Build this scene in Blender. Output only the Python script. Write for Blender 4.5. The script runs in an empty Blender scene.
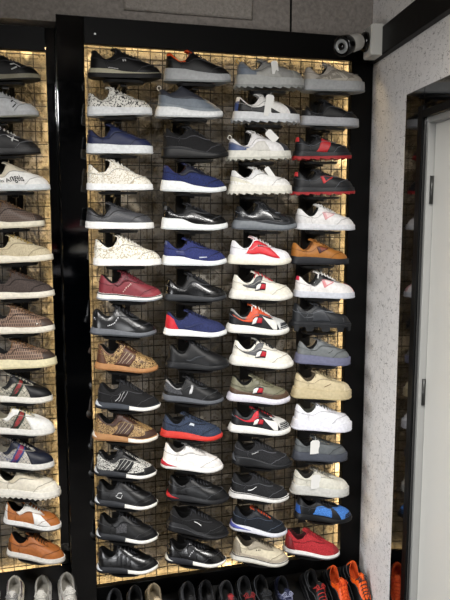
import bpy, math, random
from mathutils import Vector, Matrix
random.seed(7)
COL = bpy.context.scene.collection
PI = math.pi
# ------------------------------------------------------------------ camera
S = 2.3 / 2.1
Z0 = 0.28
F = 690.557
ROT = Matrix(((0.9625014, 0.0335502, -0.2691939), (-0.2712722, 0.1246555, -0.9543964), (0.0015363, 0.9916327, 0.1290823)))
CAM = Vector((-0.2126228 * S, -2.6377299 * S, 1.5032247 * S + Z0))
def ray(u, v): return ROT @ Vector(((u - 225) / F, (300 - v) / F, -1.0))
def at(u, v, y=0.0):
    d = ray(u, v); k = (y - CAM.y) / d.y
    return CAM + d * k
def proj(p):
    c = ROT.transposed() @ (p - CAM)
    return (225 + F * c.x / -c.z, 300 - F * c.y / -c.z, -c.z)
cd = bpy.data.cameras.new('camera'); cam = bpy.data.objects.new('camera', cd); COL.objects.link(cam)
cd.sensor_fit = 'VERTICAL'; cd.sensor_height = 24; cd.lens = F / 600 * 24; cd.clip_start = 0.05
m = ROT.to_4x4(); m.translation = CAM; cam.matrix_world = m
bpy.context.scene.camera = cam
# ------------------------------------------------------------------ materials
def lin(h, k=1.0):
    if isinstance(h, str):
        h = h.lstrip('#'); c = [int(h[i:i + 2], 16) / 255 for i in (0, 2, 4)]
    else: c = h
    c = [(x / 12.92 if x <= .04045 else ((x + .055) / 1.055) ** 2.4) for x in c]
    y = max(c); k *= .22 + .78 * min(1, y / .11)          # dark dyes read deeper than their lit photo tone
    return tuple([min(1, x * k) for x in c] + [1.0])
MATS = {}
def mat(spec, rough=.55):
    """spec: hex or (hex, kind, hex2, scale)"""
    if isinstance(spec, str): spec = (spec, 'plain')
    key = (spec, rough)
    if key in MATS: return MATS[key]
    kind = spec[1]
    mt = bpy.data.materials.new('%s_%s' % (kind, spec[0].lstrip('#'))); mt.use_nodes = True
    nt = mt.node_tree; N = nt.nodes; Lk = nt.links; b = N['Principled BSDF']
    tc = N.new('ShaderNodeTexCoord').outputs['Object']
    c1 = lin(spec[0], .88); c2 = lin(spec[2], .88) if len(spec) > 2 else c1; sc = spec[3] if len(spec) > 3 else 60
    b.inputs['Roughness'].default_value = rough; b.inputs['Specular IOR Level'].default_value = .32 if rough > .35 else .6
    def noise(s, d=2, dist=0.0):
        n = N.new('ShaderNodeTexNoise'); n.inputs['Scale'].default_value = s; n.inputs['Detail'].default_value = d
        n.inputs['Distortion'].default_value = dist; Lk.new(tc, n.inputs['Vector']); return n.outputs['Fac']
    def ramp(src, p0, p1, a, c, interp='LINEAR'):
        r = N.new('ShaderNodeValToRGB'); r.color_ramp.interpolation = interp
        r.color_ramp.elements[0].position = p0; r.color_ramp.elements[1].position = p1
        r.color_ramp.elements[0].color = a; r.color_ramp.elements[1].color = c; Lk.new(src, r.inputs[0]); return r.outputs[0]
    def mix(f, a, c):
        x = N.new('ShaderNodeMix'); x.data_type = 'RGBA'
        for v, i in ((f, 0), (a, 6), (c, 7)):
            if isinstance(v, (tuple, float, int)): x.inputs[i].default_value = v
            else: Lk.new(v, x.inputs[i])
        return x.outputs[2]
    def bump(src, st, dist=.002):
        bm = N.new('ShaderNodeBump'); bm.inputs['Strength'].default_value = st; bm.inputs['Distance'].default_value = dist
        Lk.new(src, bm.inputs['Height']); Lk.new(bm.outputs[0], b.inputs['Normal'])
    def vor(s, feat='DISTANCE_TO_EDGE', rnd=1.0):
        v = N.new('ShaderNodeTexVoronoi'); v.feature = feat; v.inputs['Scale'].default_value = s
        v.inputs['Randomness'].default_value = rnd; Lk.new(tc, v.inputs['Vector']); return v.outputs['Distance']
    col = None
    if kind == 'plain':
        n = noise(90, 3); col = ramp(n, .3, .75, tuple(x * .86 for x in c1[:3]) + (1,), tuple(min(1, x * 1.08) for x in c1[:3]) + (1,)); bump(n, .15)
    elif kind == 'knit':
        n = noise(420, 1); col = ramp(n, .35, .65, tuple(x * .6 for x in c1[:3]) + (1,), c2); bump(n, .4); b.inputs['Roughness'].default_value = .85
    elif kind == 'glitter':
        v = vor(sc, 'F1'); col = ramp(v, .12, .3, c2, c1); b.inputs['Roughness'].default_value = .4
    elif kind == 'crackle':      # lines of c2 over c1
        col = ramp(vor(sc), .09, .13, c2, c1)
        n = ramp(noise(sc * .9, 1, 1.5), .46, .52, (0, 0, 0, 1), (1, 1, 1, 1)); col = mix(n, c1, col)
    elif kind == 'swirl':        # monogram-like curls
        n = noise(sc, 1, 2.2); a = N.new('ShaderNodeMath'); a.operation = 'PINGPONG'; a.inputs[1].default_value = .12; Lk.new(n, a.inputs[0])
        col = ramp(a.outputs[0], .045, .06, c2, c1)
    elif kind == 'weave':        # interlocking block lines
        br = N.new('ShaderNodeTexBrick'); mp = N.new('ShaderNodeMapping'); mp.inputs['Rotation'].default_value = (PI / 2, 0, 0)
        Lk.new(tc, mp.inputs['Vector']); Lk.new(mp.outputs[0], br.inputs['Vector'])
        br.inputs['Scale'].default_value = sc; br.inputs['Mortar Size'].default_value = .09; br.inputs['Brick Width'].default_value = .55; br.inputs['Row Height'].default_value = .8
        br.inputs['Color1'].default_value = c1; br.inputs['Color2'].default_value = tuple(x * .8 for x in c1[:3]) + (1,); br.inputs['Mortar'].default_value = c2
        col = br.outputs['Color']
    elif kind == 'lattice':      # diagonal lattice with small marks
        mp = N.new('ShaderNodeMapping'); mp.inputs['Rotation'].default_value = (0, PI / 4, 0); Lk.new(tc, mp.inputs['Vector'])
        v = N.new('ShaderNodeTexVoronoi'); v.feature = 'F1'; v.distance = 'CHEBYCHEV'; v.inputs['Randomness'].default_value = .15; v.inputs['Scale'].default_value = sc
        Lk.new(mp.outputs[0], v.inputs['Vector'])
        col = ramp(v.outputs['Distance'], .36, .42, c1, c2)
        n = ramp(noise(sc * 2.6, 1), .57, .6, c1, c2); col = mix(.5, col, n)
    Lk.new(col, b.inputs['Base Color'])
    MATS[key] = mt; return mt
def simple(name, hexc, rough=.5, metal=0.0, ior=1.45, emis=None, es=0):
    mt = bpy.data.materials.new(name); mt.use_nodes = True; b = mt.node_tree.nodes['Principled BSDF']
    nt = mt.node_tree; n = nt.nodes.new('ShaderNodeTexNoise'); n.inputs['Scale'].default_value = 30; r = nt.nodes.new('ShaderNodeMapRange')
    tc = nt.nodes.new('ShaderNodeTexCoord'); nt.links.new(tc.outputs['Object'], n.inputs['Vector'])
    r.inputs[3].default_value = max(0, rough - .03); r.inputs[4].default_value = min(1, rough + .03)
    nt.links.new(n.outputs['Fac'], r.inputs[0]); nt.links.new(r.outputs[0], b.inputs['Roughness'])
    b.inputs['Base Color'].default_value = lin(hexc); b.inputs['Metallic'].default_value = metal; b.inputs['IOR'].default_value = ior
    if emis: b.inputs['Emission Color'].default_value = lin(emis); b.inputs['Emission Strength'].default_value = es
    return mt
# ------------------------------------------------------------------ mesh helpers
def link_mesh(name, verts, faces, material, parent=None, smooth=True, loc=None):
    me = bpy.data.meshes.new(name); me.from_pydata([tuple(v) for v in verts], [], faces)
    if smooth: me.polygons.foreach_set('use_smooth', [True] * len(me.polygons))
    me.materials.append(material); me.update()
    o = bpy.data.objects.new(name, me); COL.objects.link(o)
    if parent: o.parent = parent
    if loc is not None: o.location = loc
    return o
def tag(o, label=None, cat=None, group=None, kind=None):
    if label: o['label'] = label
    if cat: o['category'] = cat
    if group: o['group'] = group
    if kind: o['kind'] = kind
    return o
def empty(name, M, label, cat, group=None):
    e = bpy.data.objects.new(name, None); e.empty_display_size = .02; COL.objects.link(e); e.matrix_world = M
    return tag(e, label, cat, group)
class MB:
    def __init__(s): s.v = []; s.f = []
    def box(s, x0, x1, y0, y1, z0, z1):
        n = len(s.v)
        s.v += [(x, y, z) for z in (z0, z1) for y in (y0, y1) for x in (x0, x1)]
        s.f += [[n + i for i in q] for q in ((0, 2, 3, 1), (4, 5, 7, 6), (0, 1, 5, 4), (2, 6, 7, 3), (0, 4, 6, 2), (1, 3, 7, 5))]
        return s
    def cbox(s, x0, x1, y0, y1, z0, z1, c):
        """box with its four front (y0) edges chamfered by c"""
        n = len(s.v)
        s.v += [(x0, y1, z0), (x1, y1, z0), (x1, y1, z1), (x0, y1, z1), (x0, y0 + c, z0), (x1, y0 + c, z0), (x1, y0 + c, z1), (x0, y0 + c, z1),
                (x0 + c, y0, z0 + c), (x1 - c, y0, z0 + c), (x1 - c, y0, z1 - c), (x0 + c, y0, z1 - c)]
        s.f += [[n + i for i in q] for q in ((0, 3, 2, 1), (0, 1, 5, 4), (1, 2, 6, 5), (2, 3, 7, 6), (3, 0, 4, 7), (4, 5, 9, 8), (5, 6, 10, 9), (6, 7, 11, 10), (7, 4, 8, 11), (8, 9, 10, 11))]
        return s
    def tube(s, pts, r, n=5, closed=False):
        pts = [Vector(p) for p in pts]; base = len(s.v); k = len(pts)
        for i, p in enumerate(pts):
            a = pts[i - 1] if (i or closed) else p; c = pts[(i + 1) % k] if (i < k - 1 or closed) else p
            d = (c - a).normalized(); u = d.orthogonal().normalized() if i == 0 else (u - d * u.dot(d)).normalized()
            w = d.cross(u); rr = r[i] if isinstance(r, (list, tuple)) else r
            for j in range(n):
                t = 2 * PI * j / n; s.v.append(p + (u * math.cos(t) + w * math.sin(t)) * rr)
        for i in range(k if closed else k - 1):
            for j in range(n):
                a = base + i * n + j; b_ = base + i * n + (j + 1) % n; i2 = (i + 1) % k
                s.f.append([a, b_, base + i2 * n + (j + 1) % n, base + i2 * n + j])
        if not closed: s.f.append([base + j for j in range(n)][::-1]); s.f.append([base + (k - 1) * n + j for j in range(n)])
        return s
    def prism(s, poly, w0, w1, fn):
        """poly: 2D points; fn(p, w) -> 3D"""
        n = len(s.v); k = len(poly)
        s.v += [fn(p, w0) for p in poly] + [fn(p, w1) for p in poly]
        s.f += [[n + i for i in range(k)][::-1], [n + k + i for i in range(k)]]
        s.f += [[n + i, n + (i + 1) % k, n + k + (i + 1) % k, n + k + i] for i in range(k)]
        return s
    def build(s, name, material, parent=None, smooth=False, loc=None): return link_mesh(name, s.v, s.f, material, parent, smooth, loc)
# ------------------------------------------------------------------ the sneaker
def curve(pts):
    xs = [p[0] for p in pts]; ys = [p[1] for p in pts]; n = len(xs)
    ms = []
    for i in range(n):
        if i == 0 or i == n - 1: ms.append(0 if n < 3 else ((ys[1] - ys[0]) / (xs[1] - xs[0]) if i == 0 else (ys[-1] - ys[-2]) / (xs[-1] - xs[-2])))
        else:
            d0 = (ys[i] - ys[i - 1]) / (xs[i] - xs[i - 1]); d1 = (ys[i + 1] - ys[i]) / (xs[i + 1] - xs[i])
            ms.append(0 if d0 * d1 <= 0 else 2 * d0 * d1 / (d0 + d1))
    def f(x):
        if x <= xs[0]: return ys[0]
        if x >= xs[-1]: return ys[-1]
        for i in range(n - 1):
            if x <= xs[i + 1]: break
        h = xs[i + 1] - xs[i]; t = (x - xs[i]) / h
        return (ys[i] * (1 + 2 * t) * (1 - t) ** 2 + ms[i] * h * t * (1 - t) ** 2 + ys[i + 1] * t * t * (3 - 2 * t) + ms[i + 1] * h * t * t * (t - 1))
    return f
STY = {
 'court':  dict(hh=.36, tg=.43, toe=.175, sh=.10, sm=.09, st=.09, spring=.012, bulge=.006, flare=0, top=.245),
 'runner': dict(hh=.39, tg=.455, toe=.165, sh=.105, sm=.085, st=.068, spring=.045, bulge=.010, flare=.008, top=.262),
 'air':    dict(hh=.395, tg=.45, toe=.175, sh=.14, sm=.105, st=.08, spring=.05, bulge=.016, flare=.015, top=.265),
 'chunky': dict(ledge=.020, hh=.41, tg=.465, toe=.20, sh=.165, sm=.15, st=.145, spring=.02, bulge=.006, flare=.012, top=.28),
 'sock':   dict(hh=.41, tg=.46, toe=.165, sh=.13, sm=.105, st=.085, spring=.045, bulge=.016, flare=.015, top=.30),
}
def squash(p):
    # per-shoe sole heights were read as whole silhouettes: trim them a little
    return p
class Shoe:
    def __init__(s, d, L):
        p = dict(STY[d.get('st', 'court')]); p.update(d.get('p', {})); s.p = p; s.L = L; s.d = d
        s.wf = d.get('wf', 1.0); sock = d.get('st') == 'sock'
        s.W = curve([(0, .125), (.15, .132), (.38, .135), (.55, .155), (.72, .178), (.86, .165), (1, .13)])
        s.zt_ = curve([(0, p['sh']), (.25, p['sh'] * .96 + p['sm'] * .04), (.5, p['sm']), (.8, p['st']), (1, p['st'] * .95)])
        hh, tg, tp = p['hh'], p['tg'], p['top']
        s.xe = .46 if sock else .70
        if sock: s.TZ = curve([(.03, hh), (.08, hh - .01), (.17, hh - .06), (.27, hh - .03), (.36, tg), (.42, tg - .03), (.46, tg - .07)])
        else: s.TZ = curve([(.03, hh), (.06, hh - .004), (.12, hh - .06), (.22, hh - .125), (.30, hh - .10), (.37, tg - .035), (.41, tg - .022), (.49, tg - .06), (.70, tp)])
        s.TW = curve([(.03, 0), (.045, .035), (.08, .078), (.15, .108), (.24, .110), (.34, .088), (.42, .062), (.62, .046), (.68, .028), (.70, 0)]) if not sock else \
               curve([(.03, 0), (.045, .035), (.08, .065), (.15, .082), (.22, .084), (.33, .07), (.42, .045), (.45, .025), (.46, 0)])
    def spring(s, x): return s.p['spring'] * max(0, (x - .68) / .32) ** 2 + .012 * max(0, (.1 - x) / .1) ** 2
    def ol(s, a):
        x = (1 - math.cos(PI * a)) / 2
        r = 1.0
        if x < .13: r = math.sqrt(max(0, 1 - (1 - x / .13) ** 2)) ** .9
        if x > .76: r = math.sqrt(max(0, 1 - ((x - .76) / .24) ** 2.2))
        return x, s.W(x) * r * s.wf
    def soletop(s, x): return s.zt_(x) + s.spring(x)
    def U(s, a, sg, v):
        if a < 0: a = -a; sg = -sg
        if a > 1: a = 2 - a; sg = -sg
        xb, wb = s.ol(a); zb = s.soletop(xb) - .012
        xt = .03 + (s.xe - .03) * xb; zt = s.TZ(xt); wt = s.TW(xt) * s.wf
        if xb > .8:
            cz = zb + (s.p['toe'] - .085) * 1.15 + .045
        else:
            k = max(0, (xb - .45) / .35); cz = zb + (zt - zb) * (.66 - .0 * k); cz = cz * (1 - k) + (zb + (s.p['toe'] - .085) * 1.15 + .045) * k
        cx = xb + (xt - xb) * (.30 if xb > .5 else .45) - (.012 * max(0, 1 - xb / .2))
        if xb > .5: cx = xb + (xt - xb) * (.30 - .16 * (xb - .5) * 2)
        cy = wb * 1.08
        u = 1 - v
        return Vector((u * u * xb + 2 * u * v * cx + v * v * xt, sg * (u * u * wb + 2 * u * v * cy + v * v * wt), u * u * zb + 2 * u * v * cz + v * v * zt)) * s.L
    def So(s, a, sg, v, ex=0.0):
        if a < 0: a = -a; sg = -sg
        if a > 1: a = 2 - a; sg = -sg
        x, w = s.ol(a); o = s.p.get('ledge', .010) + s.p['bulge'] * math.sin(PI * min(1, v * .9 + .1)) + ex
        zb = s.spring(x); z = zb + (s.soletop(x) - zb) * v
        X = .5 + (x - .5) * (1 + 2 * o) - s.p['flare'] * max(0, 1 - x / .3) * (1 - v) * 2
        return Vector((X, sg * (w + o * min(1, w / .05)), z)) * s.L
    def nrm(s, fn, a, sg, v):
        e = .012; a1 = fn(a + e, sg, v) - fn(a - e, sg, v); v0 = max(0, v - e); v1 = min(1, v + e); b = fn(a, sg, v1) - fn(a, sg, v0)
        n = a1.cross(b); n = n.normalized() if n.length > 1e-9 else Vector((0, sg, 0))
        aa = a
        # outward: away from centreline point
        c = Vector((.45 * s.L, 0, .1 * s.L)); p = fn(a, sg, v)
        if n.dot(p - c) < 0: n = -n
        return n
    def loft(s, rings, NT):
        vs = []; fs = []
        for r in rings: vs += r
        for i in range(len(rings) - 1):
            for j in range(NT):
                k = (j + 1) % NT; fs.append([i * NT + j, i * NT + k, (i + 1) * NT + k, (i + 1) * NT + j])
        return vs, fs
    def ring(s, fn, v, NT, **k):
        out = []
        for j in range(NT):
            t = j / NT
            out.append(fn(2 * t, -1, v, **k) if t <= .5 else fn(2 - 2 * t, 1, v, **k))
        return out
    def patch(s, name, material, root, q, fn=None, off=.0016, sides=(-1, 1), n=(12, 7)):
        """q: four (a, v) corners in order bottom-rear, bottom-front, top-front, top-rear"""
        fn = fn or s.U; vs = []; fs = []
        us = [0, .004] + [i / n[0] for i in range(1, n[0])] + [.996, 1]; ws = [0, .006] + [i / n[1] for i in range(1, n[1])] + [.994, 1]
        for sg in sides:
            b0 = len(vs)
            for w in ws:
                for u in us:
                    a = (q[0][0] * (1 - u) + q[1][0] * u) * (1 - w) + (q[3][0] * (1 - u) + q[2][0] * u) * w
                    v = (q[0][1] * (1 - u) + q[1][1] * u) * (1 - w) + (q[3][1] * (1 - u) + q[2][1] * u) * w
                    edge = u in (0, 1) or w in (0, 1)
                    vs.append(fn(a, sg, v) + s.nrm(fn, a, sg, v) * (-.0005 if edge else off))
            k = len(us)
            for j in range(len(ws) - 1):
                for i in range(k - 1):
                    f = [b0 + j * k + i, b0 + j * k + i + 1, b0 + (j + 1) * k + i + 1, b0 + (j + 1) * k + i]
                    fs.append(f if sg < 0 else f[::-1])
        h = len(vs) // len(sides)
        if len(sides) == 2:   # one part on each flank
            k = len(fs) // 2; link_mesh(name, vs[h:], [[i - h for i in f] for f in fs[k:]], material, root); return link_mesh(name, vs[:h], fs[:k], material, root)
        return link_mesh(name, vs, fs, material, root)
    def ribbon(s, name, material, root, pts, fn=None, off=.0022, sides=(-1, 1)):
        """pts: (a, v, half width in v)"""
        fn = fn or s.U; vs = []; fs = []; m_ = []
        for i in range(len(pts) - 1):
            for k in range(4):
                t = k / 4; m_.append(tuple(pts[i][j] * (1 - t) + pts[i + 1][j] * t for j in range(3)))
        m_.append(pts[-1])
        for sg in sides:
            b0 = len(vs)
            for a, v, h in m_:
                for w, o in ((-1, -.0005), (-.8, off), (.8, off), (1, -.0005)):
                    vs.append(fn(a, sg, v + w * h) + s.nrm(fn, a, sg, v) * o)
            for i in range(len(m_) - 1):
                for k in range(3):
                    f = [b0 + i * 4 + k, b0 + i * 4 + k + 1, b0 + i * 4 + k + 5, b0 + i * 4 + k + 4]; fs.append(f if sg > 0 else f[::-1])
        h = len(vs) // len(sides)
        if len(sides) == 2:
            k = len(fs) // 2; link_mesh(name, vs[h:], [[i - h for i in f] for f in fs[k:]], material, root); return link_mesh(name, vs[:h], fs[:k], material, root)
        return link_mesh(name, vs, fs, material, root)
    def text(s, name, txt, material, root, a0, v0, size, shear=0.0):
        cu = bpy.data.curves.new('t', 'FONT'); cu.body = txt; cu.size = size; cu.shear = shear; cu.offset = .012 * size
        ob = bpy.data.objects.new('t', cu); COL.objects.link(ob); bpy.context.view_layer.update()
        me = bpy.data.meshes.new_from_object(ob.evaluated_get(bpy.context.evaluated_depsgraph_get()))
        bpy.data.objects.remove(ob); bpy.data.curves.remove(cu)
        L = s.L
        for v in me.vertices:   # arc-length style mapping of letters onto the side wall
            x, y = v.co.x / L, v.co.y / L
            a = a0 + x * .72; vv = v0 + y * 4.2
            v.co = s.U(a, -1, vv) + s.nrm(s.U, a, -1, vv) * .002
        me.materials.clear(); me.materials.append(material)
        o = bpy.data.objects.new(name, me); COL.objects.link(o); o.parent = root; return o
    def build(s, root):
        d, L = s.d, s.L; NT = d.get('nt', 56)
        um = mat(d['c'], d.get('r', .5)); sm = mat(d.get('s', '#e9e8e4'), .5); lm = mat(d.get('in', '#1b1b1d'), .8)
        # upper
        vs, fs = s.loft([s.ring(s.U, i / 9, NT) for i in range(10)], NT)
        link_mesh('upper', vs, fs, um, root)
        # lining
        T = s.ring(s.U, 1.0, NT); cx = .25 * L
        def inset(r, kx, dz, zmin=None):
            out = []
            for p in r:
                z = p.z + dz * L
                out.append(Vector((p.x + (cx - p.x) * (1 - kx) * (.35 if p.x > .38 * L else 1), p.y * kx, z if zmin is None else max(min(z, p.z), zmin))))
            return out
        fl = (s.p['sm'] + .03) * L
        r0 = [p.copy() for p in T]; r1 = inset(T, .97, .004); r2 = inset(T, .92, .001); r3 = inset(T, .88, -.03)
        r4 = [Vector((p.x, p.y * 1.15, max(fl, p.z - .12 * L))) for p in r3]; r5 = [Vector((p.x, p.y, fl - .002)) for p in r4]
        vs, fs = s.loft([r0, r1, r2, r3, r4, r5], NT)
        fs.append([5 * NT + j for j in range(NT)])
        link_mesh('lining', vs, fs, lm, root)
        # midsole
        NS = 144 if d.get('teeth') else NT
        rings = []
        v0 = (d['teeth'][1] + .004) / s.p['sm'] if d.get('teeth') else 0
        r = s.ring(s.So, v0, NS); rings.append([Vector((p.x * .94 + .03 * L, p.y * .88, p.z + .004 * L)) for p in r]); rings.append(r)
        for v in (v0 + (1 - v0) * .25, v0 + (1 - v0) * .5, v0 + (1 - v0) * .75, v0 + (1 - v0) * .92, 1.0): rings.append(s.ring(s.So, v, NS))
        r = s.ring(s.So, 1.0, NS); rings.append([Vector((.5 * L + (p.x - .5 * L) * .93, p.y * .86, p.z + .001)) for p in r])
        vs, fs = s.loft(rings, NS); fs.append([j for j in range(NS)][::-1])
        link_mesh('midsole', vs, fs, sm, root).data.set_sharp_from_angle(angle=.6)
        # outsole
        teeth = d.get('teeth')
        om = mat(d.get('o', d.get('s', '#e9e8e4')), .6)
        def orow(v, ex, dz, k=1.0, cut=0.0):
            out = []
            for j, p in enumerate(s.ring(s.So, v, NS, ex=ex)):
                ph = (j % teeth[0]) / teeth[0] if teeth else 0
                up = cut * ((1 - ph) if teeth and teeth[2] == 'saw' else (1 if ph >= .5 else 0)) if teeth else 0
                out.append(Vector((p.x, p.y * k, p.z + (dz + up) * L)))
            return out
        ct = teeth[1] if teeth else 0; th = d.get('ot', .02)
        base = -.002
        rr = [orow(0, -.03, base + ct, .85, 0), orow(0, .004, base, 1, ct), orow(0, .010, th + ct * 1.05), orow(0, .0, th + ct * 1.05 + .006)]
        if teeth:
            rr[1] = orow(0, .010, base, 1, ct)
        vs, fs = s.loft(rr, NS); fs.append([j for j in range(NS)][::-1])
        link_mesh('outsole', vs, fs, om, root, smooth=True).data.set_sharp_from_angle(angle=.5)
        if d.get('st') != 'sock' or d.get('tongue'):
            # tongue
            tg = s.p['tg'] + d.get('tup', 0); tm = mat(d.get('tc', d['c']), .7); prof = [(.31, tg + .012), (.335, tg + .014), (.39, tg - .012), (.47, tg - .05), (.58, tg * .42 + s.p['top'] * .58 - .008), (.69, s.p['top'] - .004)]
            ws = [.048, .062, .064, .056, .046, .03]; vs = []; fs = []; ny = 7
            for lay in (0, 1):
                for (x, z), w in zip(prof, ws):
                    for j in range(ny):
                        y = -1 + 2 * j / (ny - 1)
                        vs.append(Vector((x - .022 * lay, y * w * s.wf * (1 - .06 * lay), z + .018 * (1 - y * y) - .016 * lay)) * L)
            n1 = len(prof) * ny
            for i in range(len(prof) - 1):
                for j in range(ny - 1):
                    q = [i * ny + j, i * ny + j + 1, (i + 1) * ny + j + 1, (i + 1) * ny + j]; fs.append(q[::-1]); fs.append([n1 + k for k in q])
            bd = [i * ny for i in range(len(prof))] + [(len(prof) - 1) * ny + j for j in range(1, ny)] + [i * ny + ny - 1 for i in range(len(prof) - 2, -1, -1)] + [j for j in range(ny - 2, 0, -1)]
            for i in range(len(bd)): a, b_ = bd[i], bd[(i + 1) % len(bd)]; fs.append([a, b_, n1 + b_, n1 + a])
            link_mesh('tongue', vs, fs, tm, root)
        if d.get('l') is not None:
            mb = MB(); nl = 6; R = .0085 * L * d.get('lw', 1)
            for k in range(nl):
                a = .50 + .042 * k * 1.35
                xs_ = []
                p0 = s.U(a - .02, -1, .90) + s.nrm(s.U, a, -1, .9) * .003; p3 = s.U(a + .02, 1, .90) + s.nrm(s.U, a, 1, .9) * .003
                q0 = s.U(a, -1, 1); mid = Vector((q0.x, 0, q0.z + .036 * L)); q0 = q0 + Vector((0, -.002, .012 * L)); q3 = Vector((q0.x, -q0.y, q0.z))
                mb.tube([p0, q0, mid, q3, p3], R, 5)
            if d.get('bow', True):
                c = s.U(.5, -1, 1); c.y = 0; c.z += .04 * L
                for sg in (-1, 1):
                    mb.tube([c, c + Vector((-.01, sg * .06, .02)) * L, c + Vector((.03, sg * .095, -.01)) * L, c + Vector((.06, sg * .06, .0)) * L, c + Vector((.01, 0, 0)) * L], R * .9, 4)
                    mb.tube([c, c + Vector((.02, sg * .05, .01)) * L, c + Vector((.07, sg * .085, -.05)) * L], R * .9, 4)
            lc = d['l']
            if isinstance(lc, str) and max(int(lc[i:i + 2], 16) for i in (1, 3, 5)) < 48: lc = '#3d3e43'
            mb.build('lace', mat(lc, .8), root, True)
        c = d['c'] if isinstance(d['c'], str) else d['c'][0]
        rgb = [int(c[i:i + 2], 16) for i in (1, 3, 5)]; dark = max(rgb) < 70
        sc = '#%02x%02x%02x' % tuple([min(255, int(v * 1.5 + 34)) if dark else int(v * .72) for v in rgb])
        if d.get('seams', d.get('st') != 'sock' and not any(o[0] == 'swoosh' for o in d.get('ov', ()))):
            R = s.ribbon; sm_ = mat(sc, .6)
            R('stitching', sm_, root, [(.36, .90, .012), (.39, .70, .014), (.50, .62, .014), (.66, .72, .014), (.80, .80, .012)], off=.0035)
            R('stitching', sm_, root, [(.37, .72, .012), (.33, .40, .012), (.34, .08, .012)], off=.0035)
            R('stitching', sm_, root, [(.03, .55, .012), (.14, .48, .012), (.26, .60, .012), (.36, .74, .012)], off=.0035)
            if not any(o[0] in ('vamp', 'toe') for o in d.get('ov', ())): R('stitching', sm_, root, [(.60, .04, .012), (.68, .32, .012), (.80, .46, .012), (.92, .50, .012), (1.0, .50, .012)], off=.0035)
        for ov in d.get('ov', ()): s.overlay(ov, root)
    def overlay(s, ov, root):
        k = ov[0]; mt = mat(ov[1], ov[-1].get('r', .45) if isinstance(ov[-1], dict) else .45); A = ov[2:]
        if A and isinstance(A[-1], dict): A = A[:-1]
        P = s.patch
        if k == 'heel':
            a, v = A if A else (.2, .6); a *= 1.45; P('heel_counter', mt, root, [(-a, .0), (a, .0), (a * .8, v), (-a * .8, v)], sides=(-1,), n=(16, 6))
        elif k == 'heeltab': v = A[0] if A else .72; P('heel_tab', mt, root, [(-.14, v), (.14, v), (.13, .995), (-.13, .995)], sides=(-1,), n=(12, 4))
        elif k == 'toe':
            a, v = A if A else (.74, .5); P('toe_cap', mt, root, [(a, .0), (2 - a, .0), (2 - a - .06, v), (a + .06, v)], sides=(-1,), n=(20, 7))
        elif k == 'vamp':
            a, v = A if A else (.66, .97); P('vamp_panel', mt, root, [(a, .0), (2 - a, .0), (2 - a, v), (a, v)], sides=(-1,), n=(24, 9))
        elif k == 'fox':
            v = A[0] if A else .2; P('foxing', mt, root, [(0, 0), (1, 0), (1, v), (0, v)], n=(28, 3))
        elif k == 'mud': P('mudguard', mt, root, [(.5, 0), (1, 0), (1, .42), (.72, .22)], n=(20, 5))
        elif k == 'eye': P('eyestay', mt, root, [(.40, .62), (.80, .76), (.82, .99), (.37, .99)], n=(14, 5))
        elif k == 'collar': P('collar_trim', mt, root, [(0, .80), (.42, .84), (.42, .99), (0, .99)], n=(16, 4))
        elif k == 'quarter': P('quarter_panel', mt, root, [(A[0], A[2]), (A[1], A[2]), (A[1], A[3]), (A[0], A[3])], n=(14, 7))
        elif k == 'quad': P('side_panel', mt, root, list(A[0]), n=(12, 7), off=.0026)
        elif k == 'stripe':
            a = A[0] if A else .46; w = A[1] if len(A) > 1 else .035; tl = A[2] if len(A) > 2 else 0
            P('side_stripe', mt, root, [(a - w, .04), (a + w, .04), (a + w + tl, .92), (a - w + tl, .92)], off=.0024)
        elif k == 'stripes':
            n = A[0]; a = A[1]; st = A[2]; w = A[3]; tl = A[4] if len(A) > 4 else .06
            for i in range(n): P('side_stripe', mt, root, [(a + i * st - w, .15), (a + i * st + w, .15), (a + i * st + w + tl, .70), (a + i * st - w + tl, .70)], off=.003)
        elif k == 'swoosh': s.ribbon('side_logo', mt, root, [(.66, .60, .008), (.56, .40, .035), (.48, .27, .06), (.42, .25, .075), (.39, .32, .05), (.39, .42, .01)][::-1])
        elif k == 'line': s.ribbon('side_line', mt, root, list(A[0]))
        elif k == 'flag':
            a, v = A if A else (.50, .36); w = .055; h = .19; sl = .022
            def q(a0, a1, b0, b1): return [(a + a0 * w + b0 * sl, v + b0 * h), (a + a1 * w + b0 * sl, v + b0 * h * .9), (a + a1 * w + b1 * sl, v + b1 * h), (a + a0 * w + b1 * sl, v + b1 * h * .9)]
            P('flag_badge', mat('#20263a'), root, q(-1, 1, -1, 1), off=.0030)
            P('flag_badge_block', mat('#efece4'), root, q(-.95, -.05, -.68, .68), off=.0040, n=(3, 3))
            P('flag_badge_block', mat('#b3202c'), root, q(-.0, .95, -.68, .68), off=.0040, n=(3, 3))
        elif k == 'tri':
            P('triangle_badge', mt, root, [(.495, .26), (.50, .26), (.66, .68), (.50, .68)], off=.0030)
            if len(A) > 0: P('triangle_badge_centre', mat(A[0]), root, [(.525, .38), (.53, .38), (.625, .62), (.525, .62)], off=.0042)
        elif k == 'text': s.text('lettering', A[0], mt, root, A[1], A[2], A[3], A[4] if len(A) > 4 else 0)
        elif k == 'dash':   # a row of tiny slanted strokes, lettering too small to read
            a0, v0, a1, v1, n, h = A
            for i in range(n):
                t = (i + .5) / n; a = a0 + (a1 - a0) * t; v = v0 + (v1 - v0) * t; w = (a1 - a0) / n * .30
                P('lettering', mt, root, [(a - w, v - h), (a + w, v - h * .8), (a + w * 1.6, v + h), (a - w * .4, v + h * .8)], off=.0032, n=(2, 2))
        elif k == 'sole':   # coloured front half of the sole
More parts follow.
